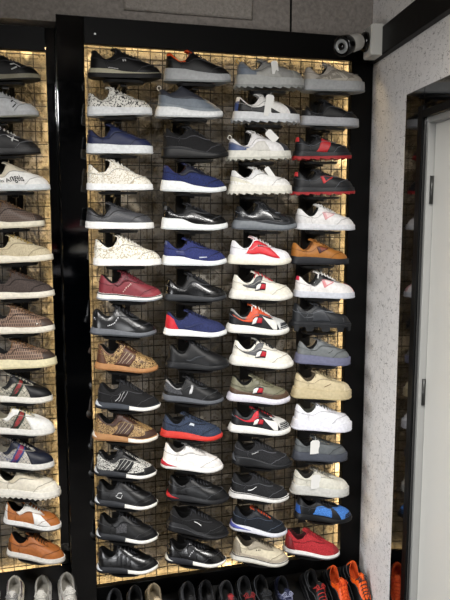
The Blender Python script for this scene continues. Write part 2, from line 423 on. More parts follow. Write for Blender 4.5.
            P('forefoot_midsole', mt, root, [(A[0], .12), (A[1], .12), (A[1], .88), (A[0], .88)], fn=s.So, n=(18, 4), off=.0018)
        elif k == 'soleline': P('midsole_line', mt, root, [(0, A[0]), (1, A[0]), (1, A[1]), (0, A[1])], fn=s.So, n=(26, 2), off=.0015)
        elif k == 'heelsole': A = (A[0] * 1.4,); P('heel_wedge', mt, root, [(-A[0], .45), (A[0], .45), (A[0] * .4, .99), (-A[0] * .4, .99)], fn=s.So, n=(14, 4), off=.002, sides=(-1,))
        elif k == 'loop':
            L = s.L; z = s.p['hh']; mb = MB(); mb.tube([Vector((.035 + .03 * math.sin(t) - .015, 0, z + .02 - .035 * math.cos(t))) * L for t in [i * 2 * PI / 10 for i in range(10)]], .008 * L, 5, True); mb.build('pull_loop', mt, root, True)
        elif k == 'strap':
            L = s.L; mb = []
            P('strap', mt, root, [(.60, .30), (.68, .30), (.66, .995), (.56, .995)], off=.004)
            vs = []; 
            for a in (.56, .66):
                for y in (-1, -.5, 0, .5, 1):
                    p = s.U(a, -1, 1); vs.append(Vector((p.x, p.y * -y, p.z + .04 * L * (1 - y * y) + .012 * L)))
            o = link_mesh('strap_bridge', vs, [[i, i + 1, i + 6, i + 5] for i in range(4)], mt, root)
            md = o.modifiers.new('t', 'SOLIDIFY'); md.thickness = .002
        elif k == 'sockcollar':
            P('sock_collar', mt, root, [(0, .62), (.80, .55), (.95, .99), (0, .99)], n=(22, 5))
GRPS = {}
def shelf_bracket(M, L, gy, label, group):
    """black support: oval plate under the shoe, arm, slatted back plate clipped on the wires"""
    c = M @ Vector((.47 * L, 0, -.008)); e = empty('shoe_support', Matrix.Translation(c), label, 'shoe holder', group)
    R3 = M.to_3x3(); mb = MB(); n = 28; k = len(mb.v)
    top = []; bot = []
    for i in range(n):
        t = 2 * PI * i / n; p = Vector((math.copysign(abs(math.cos(t)) ** .8, math.cos(t)) * .31 * L, math.sin(t) * .16 * L - .01 * L, 0))
        top.append(R3 @ (p + Vector((0, 0, .0012)))); bot.append(R3 @ (p * .92 - Vector((0, 0, .008))))
    mb.v += top + bot; mb.f.append(list(range(n))); mb.f.append([n + i for i in range(n)][::-1]); mb.f += [[i, n + i, n + (i + 1) % n, (i + 1) % n] for i in range(n)]
    mb.build('plate', BLACKP, e)
    bx = c.x - .012
    d = gy - c.y
    mb = MB(); mb.box(-.014, .010, 0, d - .003, -.017, -.0075); mb.prism([(0.0 + .02, -.012), (d - .003, -.012), (d - .003, -.06)], -.004, .002, lambda p, w: Vector((w, p[0], p[1]))); mb.build('arm', BLACKP, e)
    mb = MB(); mb.cbox(-.036, .030, d - .012, d - .003, -.095, .042, .003); mb.build('back_plate', BLACKP, e)
    mb = MB()
    for x in (-.018, .012): mb.box(x - .004, x + .004, d - .004, d + .009, .008, .016)
    mb.build('hook', BLACKP, e)
BLACKP = simple('black_plastic', '#0e0e10', .42)
def place(d, yaw=13, D=.135, gy=0.012, base='sneaker', group=''):
    (hx, hy), (tx, ty) = d['h'], d['t']; yw = math.radians(d.get('yaw', yaw)); y0 = -D
    ch = at(hx, hy, y0); L = .27; ct = at(tx, ty, y0 - L * math.sin(yw))
    for it in range(8):
        xa = (ct - ch).normalized(); ya = Vector((0, 0, 1)).cross(xa).normalized(); za = xa.cross(ya)
        Lt = (ct - ch).length; L = Lt / 1.04; hc = ch + xa * (.02 * L)
        a = proj(ch + za * .06 * L); b = proj(ct + za * .07 * L)
        na = proj(ch - ya * .165 * L); nb = proj(ct - ya * .165 * L)
        ch.x += (hx - a[0]) * a[2] / F; ct.x += (tx - b[0]) * b[2] / F
        ch.z -= (hy - na[1]) * na[2] / F; ct.z -= (ty - nb[1]) * nb[2] / F
        ct.y = ch.y - Lt * math.sin(yw)
    M = Matrix((xa, ya, za)).transposed().to_4x4(); M.translation = ch + xa * .02 * L
    e = empty(base, M, d['lab'], d.get('cat', 'shoe'), group)
    Shoe(d, L).build(e)
    shelf_bracket(M, L, gy, 'black plastic support holding up the ' + d['sup'], 'supports clipped on the ' + d['wall'] + ' wire grid')
    return M, L
# ------------------------------------------------------------------ shoe data
W_, B_, K_ = '#efeeea', '#141416', '#1c1c1f'
def sh(desc, h, t, st, c, **k): return dict(desc=desc, h=h, t=t, st=st, c=c, **k)
MONO = ('#a88a5c', 'swirl', '#4e3018', 48); BW = ('#d8d6ce', 'swirl', '#1b1b1c', 65); GG = ('#b9b3a2', 'lattice', '#57574f', 70)
FF = ('#5a473d', 'weave', '#8d7360', 60)
def hikerband(col, line, n=3): return [('stripe', col, .45, .085, .20), ('stripes', line, n, .425, .042, .0035, .14)]
def tommy(c_up, eye, mud=None, extra=()):
    o = []
    if mud: o += [('fox', mud, .30), ('mud', mud)]
    return o + [('quad', eye, ((.26, .50), (.46, .30), (.60, .93), (.40, .80)))] + list(extra) + [('flag', eye)]
C1 = [
 sh('black runner with thin cream line along its sole', (89, 76), (161.6, 79), 'runner', B_, s='#b9b49c', o='#17171a', ot=.055, l='#111113', r=.6, p=dict(hh=.38, tg=.40, sh=.12, sm=.085, st=.07),
    ov=[('heeltab', '#222226', .8), ('mud', '#1f1f22'), ('line', '#d9d9d9', ((.34, .16, .02), (.44, .14, .02))), ('dash', '#cfcfcf', .50, .50, .545, .53, 2, .05)]),
 sh('white low sneaker covered in black crackle print', (86.6, 115.5), (152.5, 114.5), 'court', ('#dad8d0', 'crackle', '#1c1c20', 78), s='#dfe1e2', l='#e6e3da', p=dict(sh=.14, sm=.12, st=.115), o='#c3c6c8'),
 sh('plain navy blue low sneaker on thick white sole', (86, 152.8), (153.3, 153.5), 'court', '#232b50', s='#dfe2e4', l='#1d2444', p=dict(sh=.14, sm=.125, st=.12), ov=[('heeltab', '#1c2444'), ('eye', '#222b50')]),
 sh('white low sneaker with faint gold and grey print', (86, 190), (153.3, 190), 'court', ('#e9e5da', 'crackle', '#bdb097', 90), s='#eceded', l='#efece2', p=dict(hh=.39, tg=.46)),
 sh('dark grey glittery low sneaker with white sole', (85, 228.5), (154.2, 229), 'court', ('#4b4c50', 'glitter', '#77777a', 330), s='#ecebe8', l='#2a2a2d', p=dict(hh=.31, tg=.37), ov=[('collar', '#232327'), ('line', '#1c1c1f', ((.1, .62, .02), (.3, .55, .02), (.4, .62, .02)))]),
 sh('cream low sneaker with scale-like quilting', (92.8, 265.8), (161.8, 265.5), 'court', ('#e8e4d8', 'crackle', '#b0a58a', 75), s='#eceae6', l='#ebe7dd', p=dict(hh=.39, tg=.44)),
 sh('maroon red runner with small white lettering', (97.4, 300), (162.5, 302), 'runner', '#7b2e36', s='#e8e6e0', o='#8a8f96', l='#5d1c26', ov=[('mud', '#8d3a41'), ('eye', ('#6b2731', 'crackle', '#34131a', 150)), ('soleline', '#221c20', .82, .97), ('dash', '#d8b8b0', .44, .20, .56, .55, 6, .035)], **{'in': '#1a1a1c'}),
 sh('black leather runner with silver slanted lettering and grey sole', (91, 335), (156.5, 338), 'runner', '#17181b', s='#63666c', o='#44474c', l='#101012', r=.3, ov=[('mud', '#1f2125'), ('heeltab', '#26282d'), ('dash', '#d9dadd', .34, .28, .50, .62, 7, .04), ('line', '#c9cbcf', ((.12, .52, .02), (.16, .42, .02)))]),
 sh('beige monogram runner with brown bands and gum sole', (95.5, 369.5), (158.4, 374), 'runner', MONO, s='#a9794c', o='#8f633d', l='#4b3122', ov=[('heel', '#5b3b29', .2, .7), ('collar', '#6b4a35')] + hikerband('#57382a', '#a8977c')),
 sh('black knit slip runner with grey and white sole', (96.6, 409), (160.3, 412), 'runner', ('#1a1a1c', 'knit', '#2b2b2e'), s='#3e434b', o='#23262b', l='#151517', ov=[('line', '#c8c8c8', ((.38, .22, .03), (.47, .60, .02))), ('line', '#a8a8a8', ((.42, .22, .02), (.51, .60, .02))), ('line', '#8f8f92', ((.46, .2, .02), (.55, .62, .02))), ('heelsole', '#c9ccd0', .16), ('sole', '#ece9e2', .52, .96)]),
 sh('brown and beige monogram runner with gum heel', (93.6, 440.3), (158, 444), 'runner', ('#a98a5a', 'swirl', '#4e3020', 70), s='#a87a4d', o='#8c6440', l='#3f281d', ov=[('toe', '#4c3226', .72, .42), ('collar', '#4a3025'), ('mud', '#4c3226'), ('eye', '#4a3025'), ('heelsole', '#d8d0c4', .14), ('sole', '#ece7da', .54, .96)] + hikerband('#4d3226', '#9a8868')),
 sh('black and white monogram runner with black bands', (95.5, 476), (156.5, 480), 'runner', BW, s='#2c2f36', o='#1e2025', l='#17171a', ov=[('toe', '#1a1a1d', .72, .40), ('mud', '#1a1a1d'), ('collar', '#18181b'), ('eye', '#18181b'), ('heelsole', '#b9bcc0', .14), ('sole', '#e9e6df', .52, .96)] + hikerband('#18181b', '#a8a69e')),
 sh('black runner with white round emblem on its side', (96, 506), (157.5, 511), 'runner', '#151517', s='#2b2e35', o='#1d1f24', l='#111113', r=.42, ov=[('mud', '#1d1d20'), ('heeltab', '#2c2d31', .8), ('line', '#d6d6d6', ((.42, .42, .02), (.46, .56, .02), (.50, .44, .02))), ('line', '#d6d6d6', ((.43, .36, .02), (.47, .24, .02), (.50, .38, .02))), ('heelsole', '#c3c6ca', .15), ('sole', '#ebe8e1', .50, .96)]),
 sh('black runner with grey mottled side patch', (97.4, 539.5), (158, 545), 'runner', '#151517', s='#25282f', o='#1a1c21', l='#101012', r=.55, ov=[('mud', '#1b1b1e'), ('eye', '#1e1e21'), ('quad', ('#3a3a3d', 'knit', '#59595c'), ((.40, .2), (.52, .2), (.56, .6), (.43, .6))), ('heelsole', '#c5c8cc', .15), ('sole', '#ece9e2', .50, .96)]),
 sh('glossy black runner with pleated black side stripes, lowest shoe', (98, 574), (158.4, 574), 'runner', '#131315', s='#25272e', o='#191b20', l='#0f0f11', r=.28, ov=[('mud', '#1a1a1c'), ('stripes', '#2a2a2d', 4, .40, .05, .012, .06), ('heeltab', '#26272a', .8), ('heelsole', '#c5c8cc', .16), ('sole', '#ece9e2', .52, .96)]),
]
C2 = [
 sh('black and bright orange sock runner on grey sole', (164.2, 80), (230.8, 83), 'runner', '#151416', s='#a9abac', o='#8d9091', l='#111113', tc='#e0521c', p=dict(sh=.185, sm=.15, st=.12, hh=.42, tg=.46, top=.27), ov=[('collar', '#e2561d'), ('heeltab', '#e2561d', .78)], **{'in': '#d94f1a'}),
 sh('grey blue sock sneaker with white crescent pull loop', (156.6, 116), (222.7, 118), 'sock', '#6d7680', s='#e6e8e8', o='#cfd2d3', p=dict(hh=.42, tg=.47, sh=.15), ov=[('sockcollar', '#3b3e48'), ('loop', '#d9d9d6'), ('fox', '#7b848c', .2)]),
 sh('all black knit slip runner with black sole', (161.7, 157.2), (228.4, 158), 'runner', ('#1d1d20', 'knit', '#2a2a2d'), s='#1c1d20', o='#131316', l='#121214', p=dict(hh=.44, tg=.46, sh=.17, sm=.12), ov=[('heeltab', '#26262a', .7), ('soleline', '#2f3136', .78, .92)]),
 sh('royal blue knit runner with orange tongue lining', (160.8, 190.8), (226.5, 193), 'runner', ('#1c2550', 'knit', '#26336a'), s='#e9ebea', o='#d3d7d8', l='#22222c', tc='#2a2e52', p=dict(hh=.40, tg=.43, sh=.16, sm=.10), ov=[('eye', '#26283a'), ('heeltab', '#2b3057', .75)], **{'in': '#4a2a22'}),
 sh('shiny black runner on wavy white sole', (161.7, 229.3), (227.8, 230.5), 'runner', '#191a1c', s='#e6e9e8', o='#ccd1d1', l='#141416', r=.22, p=dict(hh=.36, tg=.39, sh=.17, sm=.09, st=.08), ov=[('mud', '#111113'), ('heeltab', '#54565a', .6), ('loop', '#151517'), ('eye', '#242528')]),
 sh('navy blue runner with white sole and silver logo', (162.3, 265.2), (226.9, 265.8), 'runner', ('#262d5e', 'knit', '#343d78'), s='#e8ebea', o='#d0d5d6', l='#1a1d33', p=dict(hh=.38, tg=.41, sh=.14, sm=.09), ov=[('quarter', '#2a3164', .3, .42, .15, .8), ('line', '#cfd3df', ((.55, .16, .03), (.64, .26, .02))), ('heeltab', '#565b78', .7)]),
 sh('black shiny low runner with knobby laces and black sole', (164.2, 301), (227, 302), 'runner', '#1a1b1e', s='#3a3d42', o='#26282c', l='#26272b', r=.25, lw=1.4, p=dict(hh=.34, tg=.44), ov=[('mud', '#121214'), ('eye', '#222327'), ('toe', '#0f0f12', .8, .5)]),
 sh('navy runner with bright red heel and white sole', (164.2, 335.5), (227, 337.5), 'runner', ('#222a52', 'knit', '#2f3766'), s='#e6e7e6', o='#d6d8d8', l='#171c38', p=dict(hh=.37, tg=.40), ov=[('heel', '#c42230', .22, .78), ('swoosh', '#222b55')], **{'in': '#16182a'}),
 sh('black runner with grey curved side logo', (166, 368.5), (229.3, 371), 'runner', '#1c1d20', s='#26282c', o='#1c1d21', l='#141417', p=dict(hh=.36, tg=.44), ov=[('swoosh', '#3a3d42'), ('mud', '#232529'), ('heeltab', '#2a2b2f', .75)]),
 sh('black suede runner with grey collar and silver strip', (162.3, 401.5), (223.7, 406), 'runner', '#1b1c1e', s='#5b5e64', o='#3b3d42', l='#121214', p=dict(hh=.35, tg=.42), ov=[('quarter', ('#45464a', 'knit', '#55565a'), .06, .40, .25, .8), ('collar', '#8f8f90'), ('mud', '#232427'), ('quad', '#c9c9ca', ((.475, .25), (.50, .25), (.555, .68), (.53, .68))), ('loop', '#2a2a2d')]),
 sh('dusty navy runner on bright red sole', (161, 437.2), (222.7, 442), 'runner', ('#2c374b', 'knit', '#3a465d'), s='#cf3a30', o='#b92f28', l='#1c2331', p=dict(hh=.35, tg=.39, sh=.11, sm=.095), ov=[('mud', '#323e55'), ('heel', '#2f3b50', .16, .5), ('quad', '#c3cad2', ((.50, .50), (.56, .48), (.58, .62), (.53, .62)))]),
 sh('bright white runner with thin red heel insert', (161.7, 468.2), (223.3, 474), 'runner', '#ece9e5', s='#f0eeea', o='#d9d7d3', l='#8f8c88', tc='#9b9895', p=dict(hh=.40, tg=.42), ov=[('mud', '#e2dfdb'), ('eye', '#d9d6d2'), ('heelsole', '#c02536', .25)], **{'in': '#7b7672'}),
 sh('plain black runner with red heel insert and dark sole', (167, 500.4), (229.3, 505.5), 'runner', '#1b1c1f', s='#2a2b2f', o='#212226', l='#131315', r=.42, p=dict(hh=.37, tg=.38), ov=[('collar', '#2b2c31'), ('quarter', '#16171a', .28, .40, .1, .7), ('heelsole', '#b32228', .22)]),
 sh('black mesh trainer with small white slanted mark', (167.4, 531), (228.4, 542), 'runner', ('#161618', 'knit', '#262629'), s='#232326', o='#19191c', l='#111113', p=dict(hh=.37, tg=.40, sh=.16), ov=[('line', '#dcdcdc', ((.50, .50, .022), (.57, .40, .022))), ('mud', '#1c1c1f'), ('soleline', '#3f4044', .5, .62)]),
 sh('black leather runner with silver script on side band', (166, 563.5), (226, 568.5), 'runner', '#121214', s='#2a2c35', o='#1d1f25', l='#0e0e10', r=.26, p=dict(hh=.36, tg=.38), ov=[('stripe', '#1e1e22', .48, .05, .04), ('dash', '#b2b2b6', .45, .28, .53, .62, 4, .04), ('heelsole', '#e4e3de', .18), ('sole', '#efece4', .48, .96)]),
]
SAW = (6, .034, 'saw')
C3 = [
 sh('grey and pale blue chunky sneaker with white tag', (236.2, 88), (303.6, 89.5), 'chunky', '#8d8c88', s='#aaaba8', o='#8f918f', teeth=SAW, ot=.02, l='#77767a', p=dict(hh=.40, tg=.42, sh=.2, sm=.17, st=.16, top=.27), ov=[('heel', '#6d7682', .32, .75), ('quad', '#a3a29c', ((.34, .02), (.60, .02), (.56, .55), (.36, .5))), ('toe', '#96958f', .72, .5), ('loop', '#a98a3c')]),
 sh('white sneaker with blue heel, black panel and tag', (233.3, 122), (299, 124), 'chunky', '#e2e0dc', s='#d4d6d8', o='#b7babd', teeth=SAW, l='#d8d6d2', p=dict(hh=.39, tg=.43), ov=[('quad', '#1c1d22', ((.12, .05), (.62, .05), (.48, .45), (.16, .85))), ('heel', '#3e5288', .26, .62), ('vamp', '#26272c', .74, .6)]),
 sh('white sneaker with dusty blue heel and lifted tongue', (227.7, 161), (290.4, 160), 'chunky', '#e2e0e0', s='#d8d6cc', o='#b7b6ab', teeth=SAW, l='#cfcdc8', tup=.0, p=dict(hh=.36, tg=.46), ov=[('heel', '#4c5a80', .34, .62), ('quad', '#cfccc5', ((.34, .02), (.60, .02), (.58, .5), (.36, .45))), ('vamp', '#454850', .78, .9), ('loop', '#cfcdc4')]),
 sh('all white chunky sneaker with saw-toothed sole and tag', (229.2, 195), (291.3, 194.8), 'chunky', '#e6e5e2', s='#e2dfd4', o='#c9c6bb', teeth=SAW, l='#e0ded8', p=dict(hh=.40, tg=.44), ov=[('heel', '#dcd8c6', .3, .5), ('fox', '#eeece8', .22), ('eye', '#dcdcdc')]),
 sh('shiny charcoal sneaker with silver strap buckle', (233.3, 229.3), (296.6, 230.8), 'air', '#303236', s='#70757a', o='#565a5f', l='#232528', r=.25, p=dict(hh=.37, tg=.43), ov=[('fox', '#3a3d42', .2), ('toe', '#26282b', .76, .6), ('strap', '#222326'), ('quad', '#c9cdd0', ((.60, .42), (.66, .42), (.65, .66), (.60, .66)))]),
 sh('white sneaker with bright red eyestay and cream sole', (228.6, 264), (291, 265.5), 'air', '#e8e6ea', s='#e8e4d6', o='#d9d4c2', l='#efeaea', tc='#ecc8cc', p=dict(hh=.38, tg=.43), ov=[('quad', '#cf2530', ((.34, .32), (.72, .12), (.66, .9), (.42, .92))), ('dash', '#20242e', .50, .62, .58, .66, 3, .06), ('toe', '#f0eef0', .76, .5)]),
 sh('cream runner with dark grey eyestay and flag badge, red laces', (230.5, 299), (292.5, 301), 'air', '#e6e2d4', s='#e4e1d8', o='#cfccc2', l='#b93a40', p=dict(hh=.39, tg=.44), ov=tommy('', '#45464a', None, [('eye', '#d9d6cb')])),
 sh('black, orange and white flag-badge runner with white laces', (227, 332.5), (289, 336), 'air', '#2a2c30', s='#e9e7e0', o='#d2d0c8', l='#efeeea', p=dict(hh=.38, tg=.46, sh=.13), ov=[('collar', '#8d8d8a'), ('quad', '#d04f2a', ((.12, .60), (.50, .36), (.60, .95), (.36, .62))), ('eye', '#c9502d'), ('quad', '#dcdad4', ((.66, .05), (.70, .05), (.76, .60), (.58, .60))), ('vamp', '#c9cac8', .74, .9), ('toe', '#3a3c42', .74, .42), ('flag', '#333333')], tc='#d65a2c'),
 sh('cream runner with grey and black eyestay, dark laces, flag badge', (230.5, 365), (293.2, 370), 'air', '#e8e4d8', s='#e6e3db', o='#cfccc4', l='#2c2c2f', p=dict(hh=.39, tg=.44), ov=tommy('', '#5b5c5e', None, [('line', '#26272b', ((.10, .62, .03), (.28, .46, .03), (.42, .42, .03)))])),
 sh('olive and brown suede runner with flag badge', (228.2, 401), (290, 405.5), 'air', '#787560', s='#d9d6e0', o='#c3c0c8', l='#5d5a49', p=dict(hh=.39, tg=.42, sh=.12), ov=tommy('', '#6c6a57', '#584334')),
 sh('black and white runner with red collar panel and flag badge', (229.6, 432.3), (290.4, 436.5), 'air', '#26282c', s='#e8e6e0', o='#d0cec8', l='#3a2a2c', p=dict(hh=.38, tg=.42, sh=.12), ov=[('quad', '#c72433', ((.14, .58), (.50, .42), (.56, .96), (.36, .62))), ('vamp', '#d2d1cd', .74, .9), ('toe', '#34363b', .72, .45), ('quad', '#e4e2dc', ((.66, .05), (.70, .05), (.76, .60), (.56, .60))), ('mud', '#2e3035'), ('flag', '#333333')], tc='#b8202e'),
 sh('black knit runner with air-bubble heel and black sole', (232.4, 465.3), (291.9, 470.5), 'runner', ('#26272a', 'knit', '#38393d'), s='#232427', o='#1a1b1d', l='#1a1a1c', p=dict(hh=.39, tg=.42, sh=.17, sm=.12), ov=[('line', '#d9d9d9', ((.40, .50, .02), (.46, .58, .02), (.49, .54, .01))), ('soleline', '#3c3e42', .75, .92), ('heelsole', '#55585d', .12)]),
 sh('black knit runner with white curved logo and white sole', (229.6, 498), (289, 504), 'runner', ('#232427', 'knit', '#35363a'), s='#e6e4e0', o='#d2d0cc', l='#1a1b1e', p=dict(hh=.40, tg=.42), ov=[('line', '#efefef', ((.38, .32, .012), (.42, .34, .03), (.50, .48, .01))), ('soleline', '#34363a', .86, .99)]),
 sh('dark navy runner with violet heel and orange lining', (230.5, 530), (287.2, 539), 'runner', ('#1b212b', 'knit', '#262e3a'), s='#dcdde4', o='#c9cad2', l='#131820', p=dict(hh=.40, tg=.42, sh=.11), tc='#c8502a', ov=[('mud', '#1f2631'), ('eye', '#1c232e'), ('heelsole', '#5d63b8', .3)], **{'in': '#1a1a1e'}),
 sh('beige and cream suede runner, lowest shoe', (231.4, 560.5), (288.5, 568.5), 'runner', '#cfc5ac', s='#dedbd2', o='#b9b5aa', l='#8d8472', p=dict(hh=.40, tg=.42, sh=.105), tc='#7b7264', ov=[('heel', '#8b8272', .2, .85), ('mud', '#aba18f'), ('fox', '#aba18f', .22), ('eye', '#9a917f'), ('dash', '#5a5144', .48, .50, .54, .55, 3, .03), ('soleline', '#4e4a44', .84, .99)], **{'in': '#6b6255'}),
]
TEE = (8, .03, 'saw')
C4 = [
 sh('pale grey sneaker with scalloped side on thick sole', (302.8, 90), (363.7, 92), 'chunky', '#b4aca0', s='#a9aaaa', o='#8f9192', l='#a8a196', p=dict(hh=.38, tg=.43, sh=.18, sm=.165, st=.16, top=.28), ov=[('quad', '#8f887c', ((.26, .1), (.72, .2), (.62, .62), (.34, .56))), ('quad', '#beb6a8', ((.30, .02), (.66, .02), (.60, .50), (.38, .44)))]),
 sh('black low sneaker on thick pale grey sole', (300, 124.5), (358.6, 127), 'court', '#17181b', s='#a7a8ac', o='#8d8e92', l='#141417', p=dict(hh=.32, tg=.42, sh=.15, sm=.14, st=.14), ov=[('heel', '#2a2c31', .2, .6), ('eye', '#1f2024')]),
 sh('black sneaker with slanted red side strap and red sole', (294, 160), (350.4, 159.5), 'chunky', '#26282c', s='#2a2c31', o='#9a2226', teeth=TEE, ot=.03, l='#1a1b1e', p=dict(hh=.40, tg=.42, sh=.15, sm=.13, st=.12), ov=[('heeltab', '#c5363a', .62), ('stripe', '#b5292d', .46, .065, .17)]),
 sh('black sneaker with red outlined triangle and red sole', (292.4, 195.5), (353.8, 195), 'chunky', '#2a2c30', s='#2d2f34', o='#9a2226', teeth=TEE, ot=.02, l='#1c1d20', p=dict(hh=.38, tg=.40, sh=.13, sm=.12, st=.12), ov=[('heeltab', '#c23a3c', .64), ('tri', '#c2272b', '#34363b')]),
 sh('white low sneaker with faint pink triangle', (294.3, 229.5), (355, 230.6), 'court', '#e2e0de', s='#d6d7da', o='#bfc1c5', l='#e4e2e0', p=dict(hh=.34, tg=.40), ov=[('tri', '#dba5a6', '#e6cfcd'), ('heel', '#d7d5d4', .2, .6)]),
 sh('tan suede low sneaker on black sole', (289.6, 264.4), (348.5, 265), 'court', '#a3692c', s='#2c2e35', o='#232429', l='#8d5a26', p=dict(hh=.36, tg=.41, sh=.13, sm=.12, st=.10), ov=[('tri', '#4a1a1c', '#7d3c26')], **{'in': '#7a4a20'}),
 sh('white low sneaker with black eyestay and red heel tab', (293.4, 297.3), (354.8, 299), 'court', '#e6e3e1', s='#c9ccd4', o='#c3c6ce', l='#f2f1ef', p=dict(hh=.34, tg=.41), lw=1.3, ov=[('eye', '#202126'), ('heeltab', '#c8324a', .66), ('tri', '#d98e90', '#e8d4d2'), ('toe', '#cf9a9c', .93, .8)], bow=False),
 sh('dark grey hiking trainer with lugged spiked sole', (290.6, 331), (350, 332), 'chunky', '#33363a', s='#2f3136', o='#26282c', teeth=(12, .075, 'sq'), ot=.03, l='#1b1c1f', p=dict(hh=.46, tg=.46, sh=.16, sm=.15, st=.14), ov=[('line', '#4c4f54', ((.16, .7, .05), (.3, .3, .05), (.5, .5, .05))), ('quad', '#3f4247', ((.40, .1), (.60, .1), (.58, .8), (.44, .8))), ('toe', '#2a2c30', .76, .5)]),
 sh('mid grey suede sneaker on pale violet sole', (295.3, 363.5), (350, 366.5), 'chunky', '#6f7374', s='#6e7088', o='#63657d', l='#7e8283', p=dict(hh=.40, tg=.46), ov=[('line', '#26272a', ((.56, .25, .015), (.62, .42, .02), (.64, .5, .015))), ('eye', '#65696a')], bow=False, **{'in': '#1a1a1c'}),
 sh('beige low sneaker with small brown logo', (292.4, 398.3), (351, 400.5), 'chunky', '#c9ba97', s='#c5b692', o='#b8a984', l='#a39676', p=dict(hh=.42, tg=.46), tc='#7d705a', ov=[('line', '#6b5337', ((.52, .22, .01), (.56, .30, .02), (.63, .48, .015))), ('toe', '#cdbf9e', .76, .5)], **{'in': '#5c5140'}),
 sh('bright white low sneaker with grey lining', (292.4, 429.6), (351.4, 433), 'chunky', '#e9e9ee', s='#e8e8f0', o='#d9d9e2', l='#e4e4ea', p=dict(hh=.42, tg=.45), tc='#6e7068', ov=[('line', '#d4d4dc', ((.52, .22, .01), (.56, .30, .02), (.63, .48, .015)))], **{'in': '#62645c'}),
 sh('grey suede sneaker with white paper price tag', (293, 460.8), (347, 462.5), 'chunky', '#5c6062', s='#4a4e58', o='#3c3f48', l='#4d5153', p=dict(hh=.40, tg=.44), ov=[('eye', '#54585a')], **{'in': '#202124'}),
 sh('cream white sneaker with grey tongue and price tag', (291.5, 494.5), (348.7, 498), 'chunky', '#d2cfc2', s='#c9c8c2', o='#b5b4ae', l='#9a988f', p=dict(hh=.42, tg=.45), tc='#66645c', ov=[('toe', '#d9d6ca', .76, .5)], **{'in': '#47453f'}),
 sh('black trainer with bright blue mesh panels', (294.3, 519.5), (352, 524.5), 'runner', '#1c2026', s='#1b1d22', o='#14161a', l='#15171b', p=dict(hh=.38, tg=.36), ov=[('quad', ('#3b74c4', 'knit', '#5390e0'), ((.38, .12), (.60, .12), (.66, .72), (.46, .72))), ('vamp', ('#3669b4', 'knit', '#4f8ada'), .72, .85), ('line', '#16181d', ((.42, .3, .04), (.50, .55, .04), (.56, .25, .04))), ('toe', '#17191e', .76, .3), ('heel', '#2a56a0', .14, .5)]),
 sh('bright red knit runner with white sole', (283.5, 553.5), (339.7, 561), 'runner', ('#a5222a', 'knit', '#c4343b'), s='#e4e2df', o='#6d6a6c', l='#8a1c24', p=dict(hh=.40, tg=.43, sh=.085, sm=.075, st=.065), ov=[('toe', '#8d2228', .8, .5), ('heel', '#7a1c22', .2, .7)], **{'in': '#4a1418'}),
]
